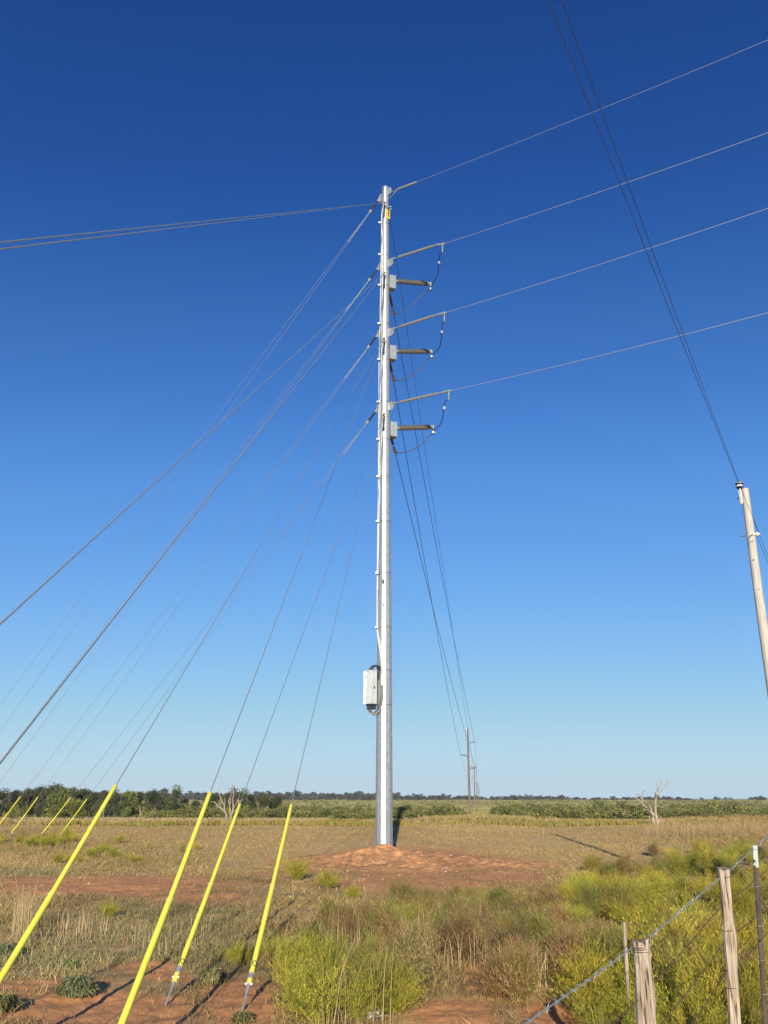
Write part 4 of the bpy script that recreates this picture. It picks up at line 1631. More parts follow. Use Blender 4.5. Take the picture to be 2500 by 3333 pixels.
mass('broomweed', [(2250, 3060, 230, 230), (2010, 2940, 160, 60), (2400, 2850, 160, 90), (2060, 3290, 170, 110), (2460, 3000, 120, 260), (2200, 2850, 130, 40), (2330, 3300, 230, 120), (1900, 2985, 110, 60), (2300, 2790, 180, 22)],
     LIME_V + WISPY_V + WISPY_V + BROWN_V[:1] + OLIVE_V[:1], 'thick lime green broomweed growing behind the barbed wire fence', 'weeds', [48, 22, 24, 18, 22, 14, 18, 10, 14], (0.45, 0.86), 400)
mass('brown_weeds', [(1680, 3030, 230, 80), (1400, 3080, 300, 70), (1240, 3050, 180, 50), (1880, 3140, 110, 70), (1500, 2975, 240, 40), (1720, 3140, 140, 40), (1250, 3190, 120, 60), (2050, 2840, 120, 26), (1700, 3250, 120, 30)],
     BROWN_V + BROWN_V + OLIVE_V, 'tall brown dried weeds standing between the mound and the fence', 'weeds', [40, 32, 12, 16, 18, 14, 10, 10, 4], (0.38, 0.74), 410)
mass('left_weeds', [(90, 2748, 110, 14), (190, 2745, 60, 12), (330, 2770, 120, 16), (450, 2800, 120, 20), (250, 2800, 150, 14), (560, 2770, 100, 12)],
     LIME_V[:2] + WISPY_V[:2], 'low yellow green weeds in the field below the small far guards', 'weeds', [22, 8, 6, 5, 5, 3], (0.32, 0.56), 420)

mass('olive_weeds', [(1080, 3230, 170, 70), (960, 3120, 90, 40), (1250, 3300, 90, 40), (1640, 2960, 110, 30), (1490, 3000, 80, 30), (1230, 3060, 90, 30)],
     OLIVE_V[:2] + WISPY_V[:2], 'wispy olive weeds mixed with straw below the dirt mound', 'weeds', [9, 6, 6, 10, 6, 5], (0.38, 0.70), 430)

# single bushes one can point at
BUSH = [((1060, 3360), 1.0, WISPY_V, 0, 'big feathery lime green broomweed at the bottom edge below the pole'),
        ((1175, 3335), 0.68, WISPY_V, 1, 'green broomweed on the right flank of the big bottom edge bush'),
        ((975, 3290), 0.66, WISPY_V, 2, 'yellow flowered broomweed between the last yellow guard and the big bush'),
        ((900, 3195), 0.66, WISPY_V, 3, 'yellow flowered broomweed right beside the last guard anchor'),
        ((1010, 3170), 0.62, WISPY_V, 0, 'small broomweed behind the yellow flowered ones'),
        ((880, 3120), 0.45, WISPY_V, 1, 'low broomweed close to the shaft of the last yellow guard'),
        ((968, 2868), 0.80, LIME_V, 2, 'upright yellow green bush left of the dirt mound'),
        ((1068, 2892), 0.66, LIME_V, 3, 'rounded yellow green bush in front of the mound foot'),
        ((1150, 2928), 0.42, LIME_V, 0, 'smallest yellow green tuft below the dirt mound'),
        ((352, 2985), 0.36, LIME_V, 1, 'lone small yellow green tuft in the grass beside the leftmost guard'),
        ((215, 2738), 0.85, LIME_V, 2, 'yellow green bush at the foot of the third small far guard'),
        ((385, 2745), 0.55, LIME_V, 0, 'little green bush in the open field left of the second guard'),
        ((770, 3140), 0.42, LIME_V, 3, 'olive tuft beside the long shadows of the guards'),
        ((2130, 2790), 0.75, BROWN_V, 0, 'dark brown dry bush in the lime weeds below the broken dead tree')]
for (px, py), s, vs, k, lab in BUSH:
    p = on_ground(px, py)
    V, T, C = place_variant(vs[k], 0, 0, -0.02, s, s * 0.92, k * 1.3 + px, np.array([1, 1, 1]))
    o = np_mesh('bush', V, T, np.clip(C, 0.005, 0.9), M['leaf'], loc=(p.x, p.y, gz(p.x, p.y)))
    tag(o, lab, 'bush', 'broomweed bushes')


# grey green leafy plant on the bare soil at the lower left, and its small neighbours
def leafy(name, px, py, r, nl, lab, cols, seed, L=0.20, wid=0.03):
    rn = np.random.default_rng(seed)
    p = on_ground(px, py)
    a = rn.uniform(0, 6.283, nl)
    hz = rn.uniform(0.05, 1.0, nl)
    rr = r * np.sqrt(1 - (hz * 0.85) ** 2) * rn.uniform(0.45, 1.0, nl)
    c = np.stack([np.cos(a) * rr, np.sin(a) * rr, hz * r * 1.0], -1)
    out = np.stack([np.cos(a), np.sin(a), 0 * a], -1)
    l = L * rn.uniform(0.6, 1.2, nl)[:, None]
    c[:, 2] *= 0.72
    dr = out * rn.uniform(0.2, 1.0, (nl, 1)) + rn.normal(0, 0.45, (nl, 3)) + np.array([0, 0, 0.35])
    dr /= np.linalg.norm(dr, axis=1, keepdims=True)
    p0, p1 = c - dr * l * 0.5, c + np.array([0, 0, 0.012])
    p2 = c + dr * l * 0.5 - np.array([0, 0, 1]) * l * 0.22
    tw = np.stack([-np.sin(a), np.cos(a), rn.normal(0, 0.4, nl)], -1) * (wid * rn.uniform(0.7, 1.2, nl)[:, None])
    V = np.stack([p0 - tw * 0.3, p0 + tw * 0.3, p1 - tw, p1 + tw, p2 - tw * 0.25, p2 + tw * 0.25], 1).reshape(-1, 3)
    i = np.arange(nl)[:, None] * 6
    T = np.concatenate([i + np.array([q]) for q in ((0, 1, 3), (0, 3, 2), (2, 3, 5), (2, 5, 4))], 0)
    C = np.repeat(np.array(cols)[rn.integers(len(cols), size=nl)] * rn.uniform(0.75, 1.25, (nl, 1)), 6, 0)
    o = np_mesh(name, V, T, C, M['leaf'], loc=(p.x, p.y, gz(p.x, p.y)))
    tag(o, lab, 'plant', 'leafy plants on the soil')


SG = [(0.18, 0.20, 0.09), (0.14, 0.165, 0.07), (0.235, 0.24, 0.125)]
leafy('leafy_plant', 250, 3238, 0.27, 1300, 'round grey green leafy plant standing alone on the bare red soil', SG, 1, 0.10, 0.0085)
leafy('leafy_plant', 20, 3120, 0.26, 800, 'grey green leafy plant at the left edge beside the thick guard', SG, 2, 0.10, 0.0085)
leafy('leafy_plant', 232, 3148, 0.13, 110, 'small bright green weed at the edge of the bare soil', [(0.17, 0.26, 0.07), (0.22, 0.30, 0.09)], 5, 0.10, 0.010)
leafy('leafy_plant', 690, 3200, 0.22, 900, 'low olive leafy clump on the soil between the two anchor rods', [(0.27, 0.25, 0.11), (0.21, 0.20, 0.085)], 8, 0.09, 0.008)
leafy('leafy_plant', 10, 3290, 0.2, 600, 'dark olive weed in the bottom left corner', [(0.12, 0.12, 0.05), (0.17, 0.15, 0.06)], 9, 0.12, 0.010)
leafy('leafy_plant', 790, 3330, 0.14, 420, 'low olive weed at the foot of the last anchor rod', [(0.22, 0.20, 0.08), (0.17, 0.16, 0.06)], 10, 0.09, 0.007)


def tall_stalks(px, py, rx, ry, n, h0, h1, lab, seed, cols, name='tall_grass', lean=0.25):
    rn = np.random.default_rng(seed)
    P = []
    for _ in range(n):
        a, q = rn.uniform(0, 6.283), math.sqrt(rn.uniform(0, 1))
        p = on_ground(px + rx * q * math.cos(a), py + ry * q * math.sin(a))
        P.append((p.x, p.y, gz(p.x, p.y) - 0.02))
    P = np.array(P)
    c = P.mean(0)
    h = rn.uniform(h0, h1, n)
    col = np.array(cols)[rn.integers(len(cols), size=n)] * rn.uniform(0.8, 1.2, (n, 1))
    V, T, C = blades(P - c, h, np.full(n, 0.009), rn.uniform(0.02, lean, n), rn.uniform(0, 6.28, n), col, col * 1.1)
    o = np_mesh(name, V, T, np.clip(C, 0.01, 0.9), M['grass'], loc=tuple(c))
    tag(o, lab, 'grass', kind='stuff')


DRY = [(0.42, 0.33, 0.18), (0.35, 0.265, 0.14), (0.29, 0.215, 0.11)]
tall_stalks(75, 3045, 40, 40, 120, 0.45, 1.0, 'tallest pale dry grass stalks beside the leftmost yellow guard', 501, DRY)
tall_stalks(200, 3050, 150, 45, 230, 0.15, 0.5, 'pale dry grass stalks behind the leftmost yellow guard', 502, DRY, lean=0.5)
tall_stalks(560, 3060, 180, 55, 170, 0.12, 0.38, 'thin dry grass stalks between the second and third yellow guards', 503, DRY)
tall_stalks(1340, 3100, 330, 90, 420, 0.3, 0.75, 'pale dry stalks among the brown weeds below the mound', 504, DRY, lean=0.5)
tall_stalks(1180, 3340, 130, 30, 22, 0.5, 0.95, 'straight pale stalks rising through the big bottom edge bush', 505, DRY, lean=0.35)
tall_stalks(1760, 3180, 180, 60, 220, 0.3, 0.6, 'pale broken stalks above the washed out gully', 506, DRY, lean=0.6)
tall_stalks(2400, 3280, 90, 60, 320, 0.25, 0.6, 'matted pale straw at the foot of the steel fence post', 507, DRY, lean=1.0)
tall_stalks(2340, 2716, 260, 15, 2200, 0.4, 0.95, 'tall tan grass along the right side of the field', 508, [(0.30, 0.225, 0.115), (0.25, 0.18, 0.088), (0.35, 0.27, 0.15)], lean=0.5)


# branching bare weed by the mound front
def bare_weed(px, py, lines, lab, rad=0.006):
    p = on_ground(px, py)
    b = MB()
    for i, ln in enumerate(lines):
        b.tube([at_y(x, y, p.y + 0.05 * math.sin(i * 2.1 + j)) for j, (x, y) in enumerate(ln)], [rad * (1 - 0.5 * j / len(ln)) for j in range(len(ln))], 5)
    o = b.build('dry_stalk', mat('dry_stalk', (0.45, 0.35, 0.2), (0.34, 0.25, 0.14), 10, 0.9), None, p, True)
    tag(o, lab, 'dry stalk', 'single dry stalks')


bare_weed(1424, 3215, [[(1424, 3215), (1408, 3150), (1394, 3107)], [(1394, 3107), (1360, 3072), (1340, 3055)], [(1394, 3107), (1380, 3065), (1362, 3038)], [(1392, 3100), (1386, 3050)], [(1396, 3105), (1402, 3068)]], 'forked pale dry stalk standing right of the brown weeds below the mound')
bare_weed(955, 2930, [[(955, 2930), (953, 2900), (953, 2862)]], 'single upright dry stalk in the grass right of the last yellow guard', 0.010)
bare_weed(1050, 3025, [[(1050, 3060), (1050, 3020)]], 'short upright dry stalk above the broomweed bushes')

# ------------------------------------------------------------------ stones and litter
proto = None
stone_px = [(1168, 2783), (1187, 2800), (1175, 2799), (1203, 2810), (1222, 2796), (1213, 2804), (1243, 2822), (1270, 2818), (1265, 2821), (1310, 2788), (1330, 2787), (1377, 2805), (1376, 2818), (1343, 2822), (1230, 2830), (1218, 2832), (1250, 2808),
            (1163, 2841), (1200, 2850), (1450, 2838), (1452, 2829), (1582, 2806), (1597, 2798), (1585, 2797), (1470, 2785), (1440, 2786), (1246, 2862), (1300, 2850), (1350, 2845), (1115, 2840), (1130, 2836), (1400, 2835), (1487, 2837),
            (870, 2846), (860, 2850), (842, 2847), (1052, 2820), (289, 2876), (2031, 2834), (2122, 2821), (2124, 2832), (2144, 2829), (2051, 2818), (2135, 2824), (1500, 2812), (1530, 2805), (1185, 2862), (1290, 2832)]
for i, (x, y) in enumerate(stone_px):
    r = ray(x, y)
    tt = np.linspace(10, 80, 1400)
    gg = ground_np(r.x * tt, r.y * tt) + np.maximum(0, mound_h(r.x * tt, r.y * tt))
    p = EYE + r * float(tt[np.nonzero(EYE.z + r.z * tt <= gg)[0][0]])
    if proto is None:
        b = MB()
        rn = random.Random(4)
        vs = []
        for j in range(5):
            for k in range(8):
                th, ph = math.pi * (j + 0.5) / 5, 2 * math.pi * k / 8
                q = rn.uniform(0.75, 1.15)
                vs.append((math.sin(th) * math.cos(ph) * q, math.sin(th) * math.sin(ph) * q, math.cos(th) * q * 0.7))
        fs = [(j * 8 + k, (j + 1) * 8 + k, (j + 1) * 8 + (k + 1) % 8, j * 8 + (k + 1) % 8) for j in range(4) for k in range(8)]
        fs += [tuple(range(8)), tuple(range(39, 31, -1))]
        b.add(vs, fs)
        proto = b.build('stone', M['stone'])
        o = proto
    else:
        o = proto.copy()
        COL.objects.link(o)
    o.location = p
    s = 0.022 + 0.022 * ((i * 37) % 11) / 11
    o.scale = (s * 1.3, s, s)
    o.rotation_euler = (0, 0, i * 1.7)
    side = 'on the red dirt mound round the pole' if 1100 < x < 1500 else ('in the dry field near the fence weeds' if x > 1500 else 'on the bare ground left of the mound')
    tag(o, 'small pale stone lying ' + side, 'stone', 'pale stones ' + side)

p = on_ground(1216, 3318)
rn = random.Random(9)
b = MB()
vs = [(rn.gauss(0, 0.05), rn.gauss(0, 0.04), abs(rn.gauss(0.03, 0.03))) for _ in range(40)]
b.add([p + Vector(v) for v in vs], [(i, (i * 7 + 3) % 40, (i * 11 + 8) % 40) for i in range(40) if len({i, (i * 7 + 3) % 40, (i * 11 + 8) % 40}) == 3])
o = b.build('plastic_litter', M['clear'], None, p)
tag(o, 'crumpled scrap of clear plastic on the ground right of the big bush', 'litter')


# ------------------------------------------------------------------ yellow flower strip
def flowers():
    n = 60000
    rn = RNG
    x = rn.uniform(-48, 50, n)
    edge = 68 + 3 * fbm(x * 0.08, x * 0 + 3, 601)
    y = edge + rn.uniform(0, 1, n) ** 1.2 * (8 + 4 * fbm(x * 0.11, x * 0 + 5, 607)) + 3 * fbm(x * 0.3, x * 0 + 9, 603)
    dens = np.clip(0.55 + 1.7 * fbm(x * 0.15, y * 0.1, 602), 0.03, 1)
    dens = np.where((x > 1.5) & (x < 5.5), dens * 0.15, dens)
    k = rn.uniform(0, 1, n) < dens
    x, y = x[k], y[k]
    n = len(x)
    z = ground_np(x, y)
    clump = np.clip(1.6 * fbm(x * 0.35, y * 0.35, 611) + 0.45, 0.05, 1.6)
    h = rn.uniform(0.12, 0.40, n) * (0.6 + 0.6 * clump)
    col = pick(n, [(0.29, 0.225, 0.025), (0.34, 0.26, 0.02), (0.17, 0.16, 0.04), (0.12, 0.12, 0.045), (0.27, 0.20, 0.09)], [2, 2, 3, 3, 3], 0.15)
    V, T, C = blades(np.stack([x, y, z - 0.02], -1), h, rn.uniform(0.05, 0.11, n), rn.uniform(0, 0.7, n), rn.uniform(0, 6.28, n), np.array([[0.2, 0.17, 0.05]]).repeat(n, 0), col * 1.15)
    o = np_mesh('wildflowers', V, T, np.clip(C, 0.01, 0.9), M['leaf'])
    tag(o, 'strip of yellow flowering weeds across the far edge of the field', 'wildflowers', kind='stuff')


flowers()


def plain_grass():
    parts = []
    n = 40000
    y = 78 + 180 * RNG.uniform(0, 1, n) ** 1.5
    x = 0.105 * y + RNG.normal(0, 1, n) * (1.6 + 0.008 * y)
    c = pick(n, [(0.30, 0.235, 0.10), (0.25, 0.20, 0.07), (0.36, 0.29, 0.14), (0.24, 0.215, 0.05)], [3, 3, 2, 2], 0.15)
    parts.append(blades(np.stack([x, y, ground_np(x, y)], -1), RNG.uniform(0.15, 0.5, n), 0.0009 * y, RNG.uniform(0.1, 1.0, n), RNG.uniform(0, 6.28, n), c * 0.9, c * 1.1))
    n = 90000
    y = 215 + 415 * RNG.uniform(0, 1, n) ** 0.8
    x = RNG.uniform(-0.52, 0.52, n) * y
    pt = fbm(x * 0.03, y * 0.012, 641)
    c = pick(n, [(0.20, 0.19, 0.065), (0.165, 0.17, 0.06), (0.25, 0.215, 0.09), (0.14, 0.15, 0.055)], [3, 3, 2, 2], 0.12) * (1 + 0.5 * pt[:, None])
    parts.append(blades(np.stack([x, y, ground_np(x, y)], -1), RNG.uniform(0.3, 0.8, n), 0.0012 * y, RNG.uniform(0.1, 0.8, n), RNG.uniform(0, 6.28, n), c * 0.9, c * 1.1))
    n = 26000
    y = RNG.uniform(77, 100, n)
    x = RNG.uniform(-0.55, -0.06, n) * y
    c = pick(n, [(0.33, 0.25, 0.13), (0.38, 0.30, 0.17), (0.27, 0.20, 0.10)], [3, 2, 2], 0.12)
    parts.append(blades(np.stack([x, y, ground_np(x, y)], -1), RNG.uniform(0.05, 0.2, n), 0.0009 * y, RNG.uniform(0.2, 1.2, n), RNG.uniform(0, 6.28, n), c * 0.9, c * 1.1))
    V, T, C = cat_np(parts)
    o = np_mesh('plain_grass', V, T, np.clip(C, 0.01, 0.9), M['grass'])
    tag(o, 'olive and straw coloured grass on the plain beyond the field', 'grass', kind='stuff')


plain_grass()


# ------------------------------------------------------------------ trees and scrub
def leaf_cards(cent, size, rn, col):
    n = len(cent)
    d = rn.normal(0, 1, (n, 3))
    d /= np.linalg.norm(d, axis=1, keepdims=True)
    s = np.cross(d, rn.normal(0, 1, (n, 3)))
    s /= np.linalg.norm(s, axis=1, keepdims=True) + 1e-9
    a, b_ = d * size[:, None], s * size[:, None] * 0.6
    V = np.stack([cent - a, cent + b_, cent + a, cent - b_], 1).reshape(-1, 3)
    i = np.arange(n)[:, None] * 4
    T = np.concatenate([i + np.array([[0, 1, 2]]), i + np.array([[0, 2, 3]])], 0)
    return V, T, np.repeat(col, 4, 0)


def crown_np(seed, w, h, z0, n, size, cols, nl=14):
    """clumps of leaf cards on an uneven set of lobes"""
    rn = np.random.default_rng(seed)
    P, S, Cc = [], [], []
    for k in range(nl):
        a = rn.uniform(0, 6.283)
        t = rn.uniform(0, 1)
        rad = w / 2 * (0.25 + 0.6 * rn.uniform(0, 1)) * (1 - 0.55 * abs(2 * t - 0.75))
        c = np.array([math.cos(a) * rad, math.sin(a) * rad, z0 + (h - z0) * (0.08 + 0.80 * t)])
        lr = w * rn.uniform(0.11, 0.24)
        m = n // nl
        q = rn.normal(0, 1, (m, 3))
        q /= np.linalg.norm(q, axis=1, keepdims=True)
        q *= (rn.uniform(0.35, 1.1, m)[:, None]) * lr * np.array([1, 1, 0.8])
        P.append(c + q)
        S.append(size * rn.uniform(0.6, 1.3, m))
        base = np.array(cols[rn.integers(len(cols))]) * rn.uniform(0.8, 1.25)
        Cc.append(base * rn.uniform(0.7, 1.3, (m, 1)))
    P = np.concatenate(P)
    P[:, 2] = np.maximum(P[:, 2], z0 * 0.6)
    return leaf_cards(P, np.concatenate(S), rn, np.concatenate(Cc))


DKG = [(0.06, 0.08, 0.028), (0.038, 0.055, 0.023), (0.085, 0.10, 0.034), (0.062, 0.07, 0.038)]
MDG = [(0.15, 0.17, 0.045), (0.12, 0.145, 0.04), (0.185, 0.195, 0.052)]
OLV = [(0.19, 0.185, 0.058), (0.155, 0.16, 0.055), (0.23, 0.215, 0.072)]
TREE_CACHE = {}


def tree_meshes(kind, k):
    if (kind, k) in TREE_CACHE:
        return TREE_CACHE[(kind, k)]
    if kind == 'tree':
        V, T, C = crown_np(700 + k, 4.6, 4.6, 0.5, 5200, 0.125, DKG, 18)
    elif kind == 'bright':
        V, T, C = crown_np(720 + k, 4.2, 3.0, 0.1, 3200, 0.12, MDG, 16)
    else:
        V, T, C = crown_np(740 + k, 3.4, 2.0, 0.0, 1500, 0.11, OLV, 12)
    o = np_mesh('crown', V, T, C, M['leaf'])
    b = MB()
    rn = random.Random(k + 5)
    for j in range(3):
        a = rn.uniform(0, 6.28)
        b.tube([(0.1 * math.cos(a), 0.1 * math.sin(a), -0.2), (0.35 * math.cos(a), 0.35 * math.sin(a), 1.0), (0.9 * math.cos(a + .4), 0.9 * math.sin(a + .4), 2.2), (1.4 * math.cos(a + .6), 1.4 * math.sin(a + .6), 3.2 if kind == 'tree' else 1.8)], [0.13, 0.10, 0.06, 0.02], 6)
    tr = b.build('trunk', M['bark'])
    TREE_CACHE[(kind, k)] = (o.data, tr.data)
    bpy.data.objects.remove(o)
    bpy.data.objects.remove(tr)
    return TREE_CACHE[(kind, k)]


def tree(px, pbase, ptop, kind, k, lab, Y, group, wscale=1.0):
    Y = Y * 0.84
    x = at_y(px, 2600, Y).x
    z = gz(x, Y)
    top = at_y(px, ptop, Y).z
    H = {'tree': 4.6, 'bright': 3.0, 'shrub': 2.0}[kind]
    s = (top - z) / H
    t = thing('tree' if kind != 'shrub' else 'shrub', (x, Y, z), lab, 'tree' if kind != 'shrub' else 'shrub', group)
    cd, td = tree_meshes(kind, k)
    for nm, d in (('crown', cd), ('trunk', td)):
        o = bpy.data.objects.new(nm, d)
        COL.objects.link(o)
        o.parent = t
    t.scale = (s * wscale, s * wscale, s)
    t.rotation_euler = (0, 0, px * 0.37)
    return t


# (px, top row, kind, depth, width factor)
WOOD = [(-60, 2562, 'tree', 122, 1.0), (5, 2566, 'tree', 124, 1.0), (50, 2568, 'tree', 128, 0.9), (95, 2562, 'tree', 123, 1.0), (128, 2570, 'tree', 130, 0.9), (165, 2561, 'tree', 123, 1.0), (205, 2572, 'bright', 121, 0.9),
        (232, 2568, 'tree', 127, 0.8), (270, 2576, 'tree', 131, 1.0), (300, 2578, 'tree', 126, 1.0), (345, 2568, 'tree', 123, 1.0), (385, 2574, 'tree', 122, 0.9), (425, 2590, 'bright', 126, 0.9), (455, 2584, 'tree', 129, 0.9),
        (500, 2579, 'tree', 124, 1.0), (535, 2588, 'tree', 128, 0.8), (562, 2574, 'tree', 122, 0.85), (600, 2596, 'tree', 128, 0.9), (640, 2598, 'tree', 130, 0.9), (690, 2586, 'tree', 124, 0.9), (740, 2590, 'tree', 128, 0.9),
        (785, 2582, 'tree', 123, 0.95), (815, 2594, 'tree', 127, 0.8), (855, 2584, 'tree', 126, 0.85), (895, 2606, 'tree', 130, 1.0), (938, 2610, 'bright', 128, 1.0)]
ordw = ['leftmost', 'second', 'third', 'fourth', 'fifth', 'sixth', 'seventh', 'eighth', 'ninth', 'tenth', 'eleventh', 'twelfth', 'thirteenth', 'fourteenth', 'fifteenth', 'sixteenth', 'seventeenth', 'eighteenth', 'nineteenth', 'twentieth',
        'twenty-first', 'twenty-second', 'twenty-third', 'twenty-fourth', 'twenty-fifth', 'twenty-sixth']
for i, (px, tp, kind, Y, wsc) in enumerate(WOOD):
    near = 'behind the far guards' if px < 330 else ('left of the second guard' if px < 640 else 'around the dead tree')
    lab = '%s tree from left in the %s wood %s' % (ordw[i], 'dark' if kind == 'tree' else 'lighter', near)
    lab = lab.replace('lighter wood', 'wood') + ('' if kind == 'tree' else ', lighter green')
    tree(px, 2665, tp - 7 + (-9, 5, -3, 8, -6, 2, 10, -7)[(i * 3) % 8], kind, i % 5, lab, Y, 'trees of the left hand wood', wsc)
SHR = [(60, 2618, 'bright', 103, 0.9, 'round green bush in the pale grass left of the second small guard'),
       (205, 2612, 'bright', 106, 1.3, 'wide olive bush behind the third small guard'), (255, 2606, 'bright', 107, 1.2, 'tall olive bush behind the rightmost small guard'),
       (415, 2628, 'bright', 120, 1.0, 'low bright bush at the wood edge right of the leftmost near guard'), (470, 2622, 'bright', 119, 0.9, 'greyish low bush at the wood edge beside a bare trunk'),
       (630, 2622, 'bright', 116, 1.1, 'bright green rounded bush left of the second guard'), (668, 2626, 'bright', 114, 1.0, 'olive bush at the foot of the dead tree'),
       (700, 2632, 'shrub', 113, 1.3, 'low olive shrub under the dead tree limbs'), (800, 2620, 'bright', 117, 1.2, 'mid green bush between the third and last guards'),
       (860, 2628, 'shrub', 114, 1.4, 'dull brownish shrub between the third and last guards'), (920, 2622, 'bright', 118, 1.2, 'mid green bush just left of the last guard top'),
       (975, 2624, 'shrub', 118, 1.6, 'olive shrub just right of the last guard top'), (1030, 2622, 'bright', 122, 1.3, 'green thicket bush halfway from the last guard to the pole'),
       (1100, 2624, 'bright', 121, 1.4, 'green thicket bush left of the steel pole'), (1160, 2626, 'bright', 119, 1.4, 'green thicket bush nearest the steel pole on its left'),
       (1325, 2618, 'bright', 116, 1.3, 'dark green mesquite bush just right of the steel pole'), (2330, 2632, 'bright', 112, 0.9, 'bright green bush at the right beyond the field'),
       (2485, 2630, 'bright', 108, 1.0, 'dark green bush at the right edge above the steel fence post')]
for i, (px, tp, kind, Y, wsc, lab) in enumerate(SHR):
    tree(px, 2665, tp, kind, i % 4, lab, Y, 'bushes at the field edge', wsc)

# low scrub plain as one mass
def scrub():
    parts = []
    rn = np.random.default_rng(77)
    vs = [crown_np(760 + i, 3.2, 2.0, 0.0, 520, 0.135, MDG + OLV, 11) for i in range(6)]
    vs2 = [crown_np(770 + i, 3.2, 2.0, 0.0, 130, 0.30, MDG + OLV, 8) for i in range(4)]
    for _ in range(4600):
        u = rn.uniform(0, 1)
        y = 84 + 122 * u ** 1.3
        x = rn.uniform(-0.26 * y if y < 125 else -0.5 * y, 0.5 * y)
        if abs(x - 0.105 * y) < 1.6 + 0.007 * y:
            continue
        d = vnoise(np.array([x * 0.07]), np.array([y * 0.05]), 5)[0]
        d2 = vnoise(np.array([x * 0.02 + 40]), np.array([y * 0.06]), 15)[0]
        if d < -0.35 - 0.3 * d2 or y < 91 + 8 * d2 + 4 * d:
            continue
        s = rn.uniform(0.3, 0.8) * (1.0 + 0.45 * d) * (1.5 if rn.uniform() < 0.06 else 1)
        parts.append(place_variant(vs[rn.integers(6)], x, y, gz(x, y) - 0.1, s * 1.15, s * rn.uniform(0.65, 1.0), rn.uniform(0, 6.28), np.array([1, 1, 1]) * rn.uniform(0.7, 1.25) * (np.array([1.35, 1.15, 0.9]) if d2 > 0.25 and rn.uniform() < 0.5 else 1)))
    for _ in range(1900):
        y = 205 + 330 * rn.uniform(0, 1)
        x = rn.uniform(-0.5 * y, 0.5 * y)
        if abs(x - 0.1004 * y) < 8 or rn.uniform() < 0.3:
            continue
        s = rn.uniform(0.3, 0.7)
        parts.append(place_variant(vs2[rn.integers(4)], x, y, gz(x, y) - 0.1, s * 1.4, s * 1.1, rn.uniform(0, 6.28), np.array([1.1, 1.05, 0.9]) * rn.uniform(0.8, 1.3)))
    V, T, C = cat_np(parts)
    o = np_mesh('scrub', V, T, np.clip(C, 0.01, 0.6), M['leaf'])
    tag(o, 'low green mesquite scrub covering the plain beyond the yellow flowers', 'scrub', kind='stuff')


scrub()


def far_woods():
    rn = np.random.default_rng(88)
    vs = [crown_np(780 + i, 5.0, 5.0, 0.3, 200, 0.5, [(0.05, 0.06, 0.035), (0.065, 0.07, 0.045), (0.04, 0.05, 0.035)], 10) for i in range(5)]
    left, right = [], []
    for _ in range(1500):
        px = rn.uniform(-150, 2650)
        y = rn.uniform(560, 900)
        x = at_y(px, 2600, y).x
        # rows end in gaps towards the right, as on the photograph's skyline
        dens = 1.0 if px < 1540 else (0.75 if 1600 < px < 1850 else (0.5 if px < 2250 and px > 1850 else (0.8 if 2440 < px < 2490 else 0.05)))
        if 1535 < px < 1600:
            dens = 0.25
        if rn.uniform() > dens:
            continue
        hgt = rn.uniform(0.45, 1.0) * (1.25 if px < 1300 else (0.8 if px < 1850 else 0.65)) * (1.4 if rn.uniform() < 0.06 else 1)
        v = place_variant(vs[rn.integers(5)], x, y, gz(x, y) - 0.3, 1.3 * (0.6 + 0.6 * hgt), hgt, rn.uniform(0, 6.28), np.array([1, 1, 1.05]) * rn.uniform(0.8, 1.2))
        (left if px < 1250 else right).append(v)
    for nm, parts, lab in (('far_woods', left, 'dark band of far trees on the horizon left of the steel pole'), ('far_woods', right, 'broken band of far trees on the horizon right of the steel pole')):
        V, T, C = cat_np(parts)
        o = np_mesh(nm, V, T, C, M['leaf'])
        tag(o, lab, 'woods', kind='stuff')


far_woods()


# ------------------------------------------------------------------ dead trees
def dead_tree(name, loc_px, Y, limbs, lab, m, jit=0.5, seed=1):
    """each limb: list of (px, py, width in photo pixels)"""
    rn = random.Random(seed)
    x, z0 = at_y(loc_px[0], loc_px[1], Y).x, None
    t = thing(name, (x, Y, gz(x, Y)), lab, 'dead tree')
    for nm, mm, pts in limbs:
        dy = rn.uniform(-jit, jit)
        P, Rr = [], []
        for i, (px, py, w) in enumerate(pts):
            yy = Y + dy * i / max(1, len(pts) - 1)
            P.append(at_y(px, py, yy))
            Rr.append(max(w * Y / F / 2, 0.012))
        if nm == 'trunk':
            P[0].z = min(P[0].z, gz(P[0].x, P[0].y) - 0.1)
        b = MB()
        b.tube(P, Rr, 8)
        b.build(nm, mm, t, smooth=True)
    return t


def zl(pts):   # points read off an enlarged view of the left dead tree
    return [(600 + a * 400 / 1659, 2530 + b_ * 400 / 1659, w) for a, b_, w in pts]


def zr(pts):
    return [(2020 + a * 180 / 1659, 2530 + b_ * 180 / 1659, w) for a, b_, w in pts]


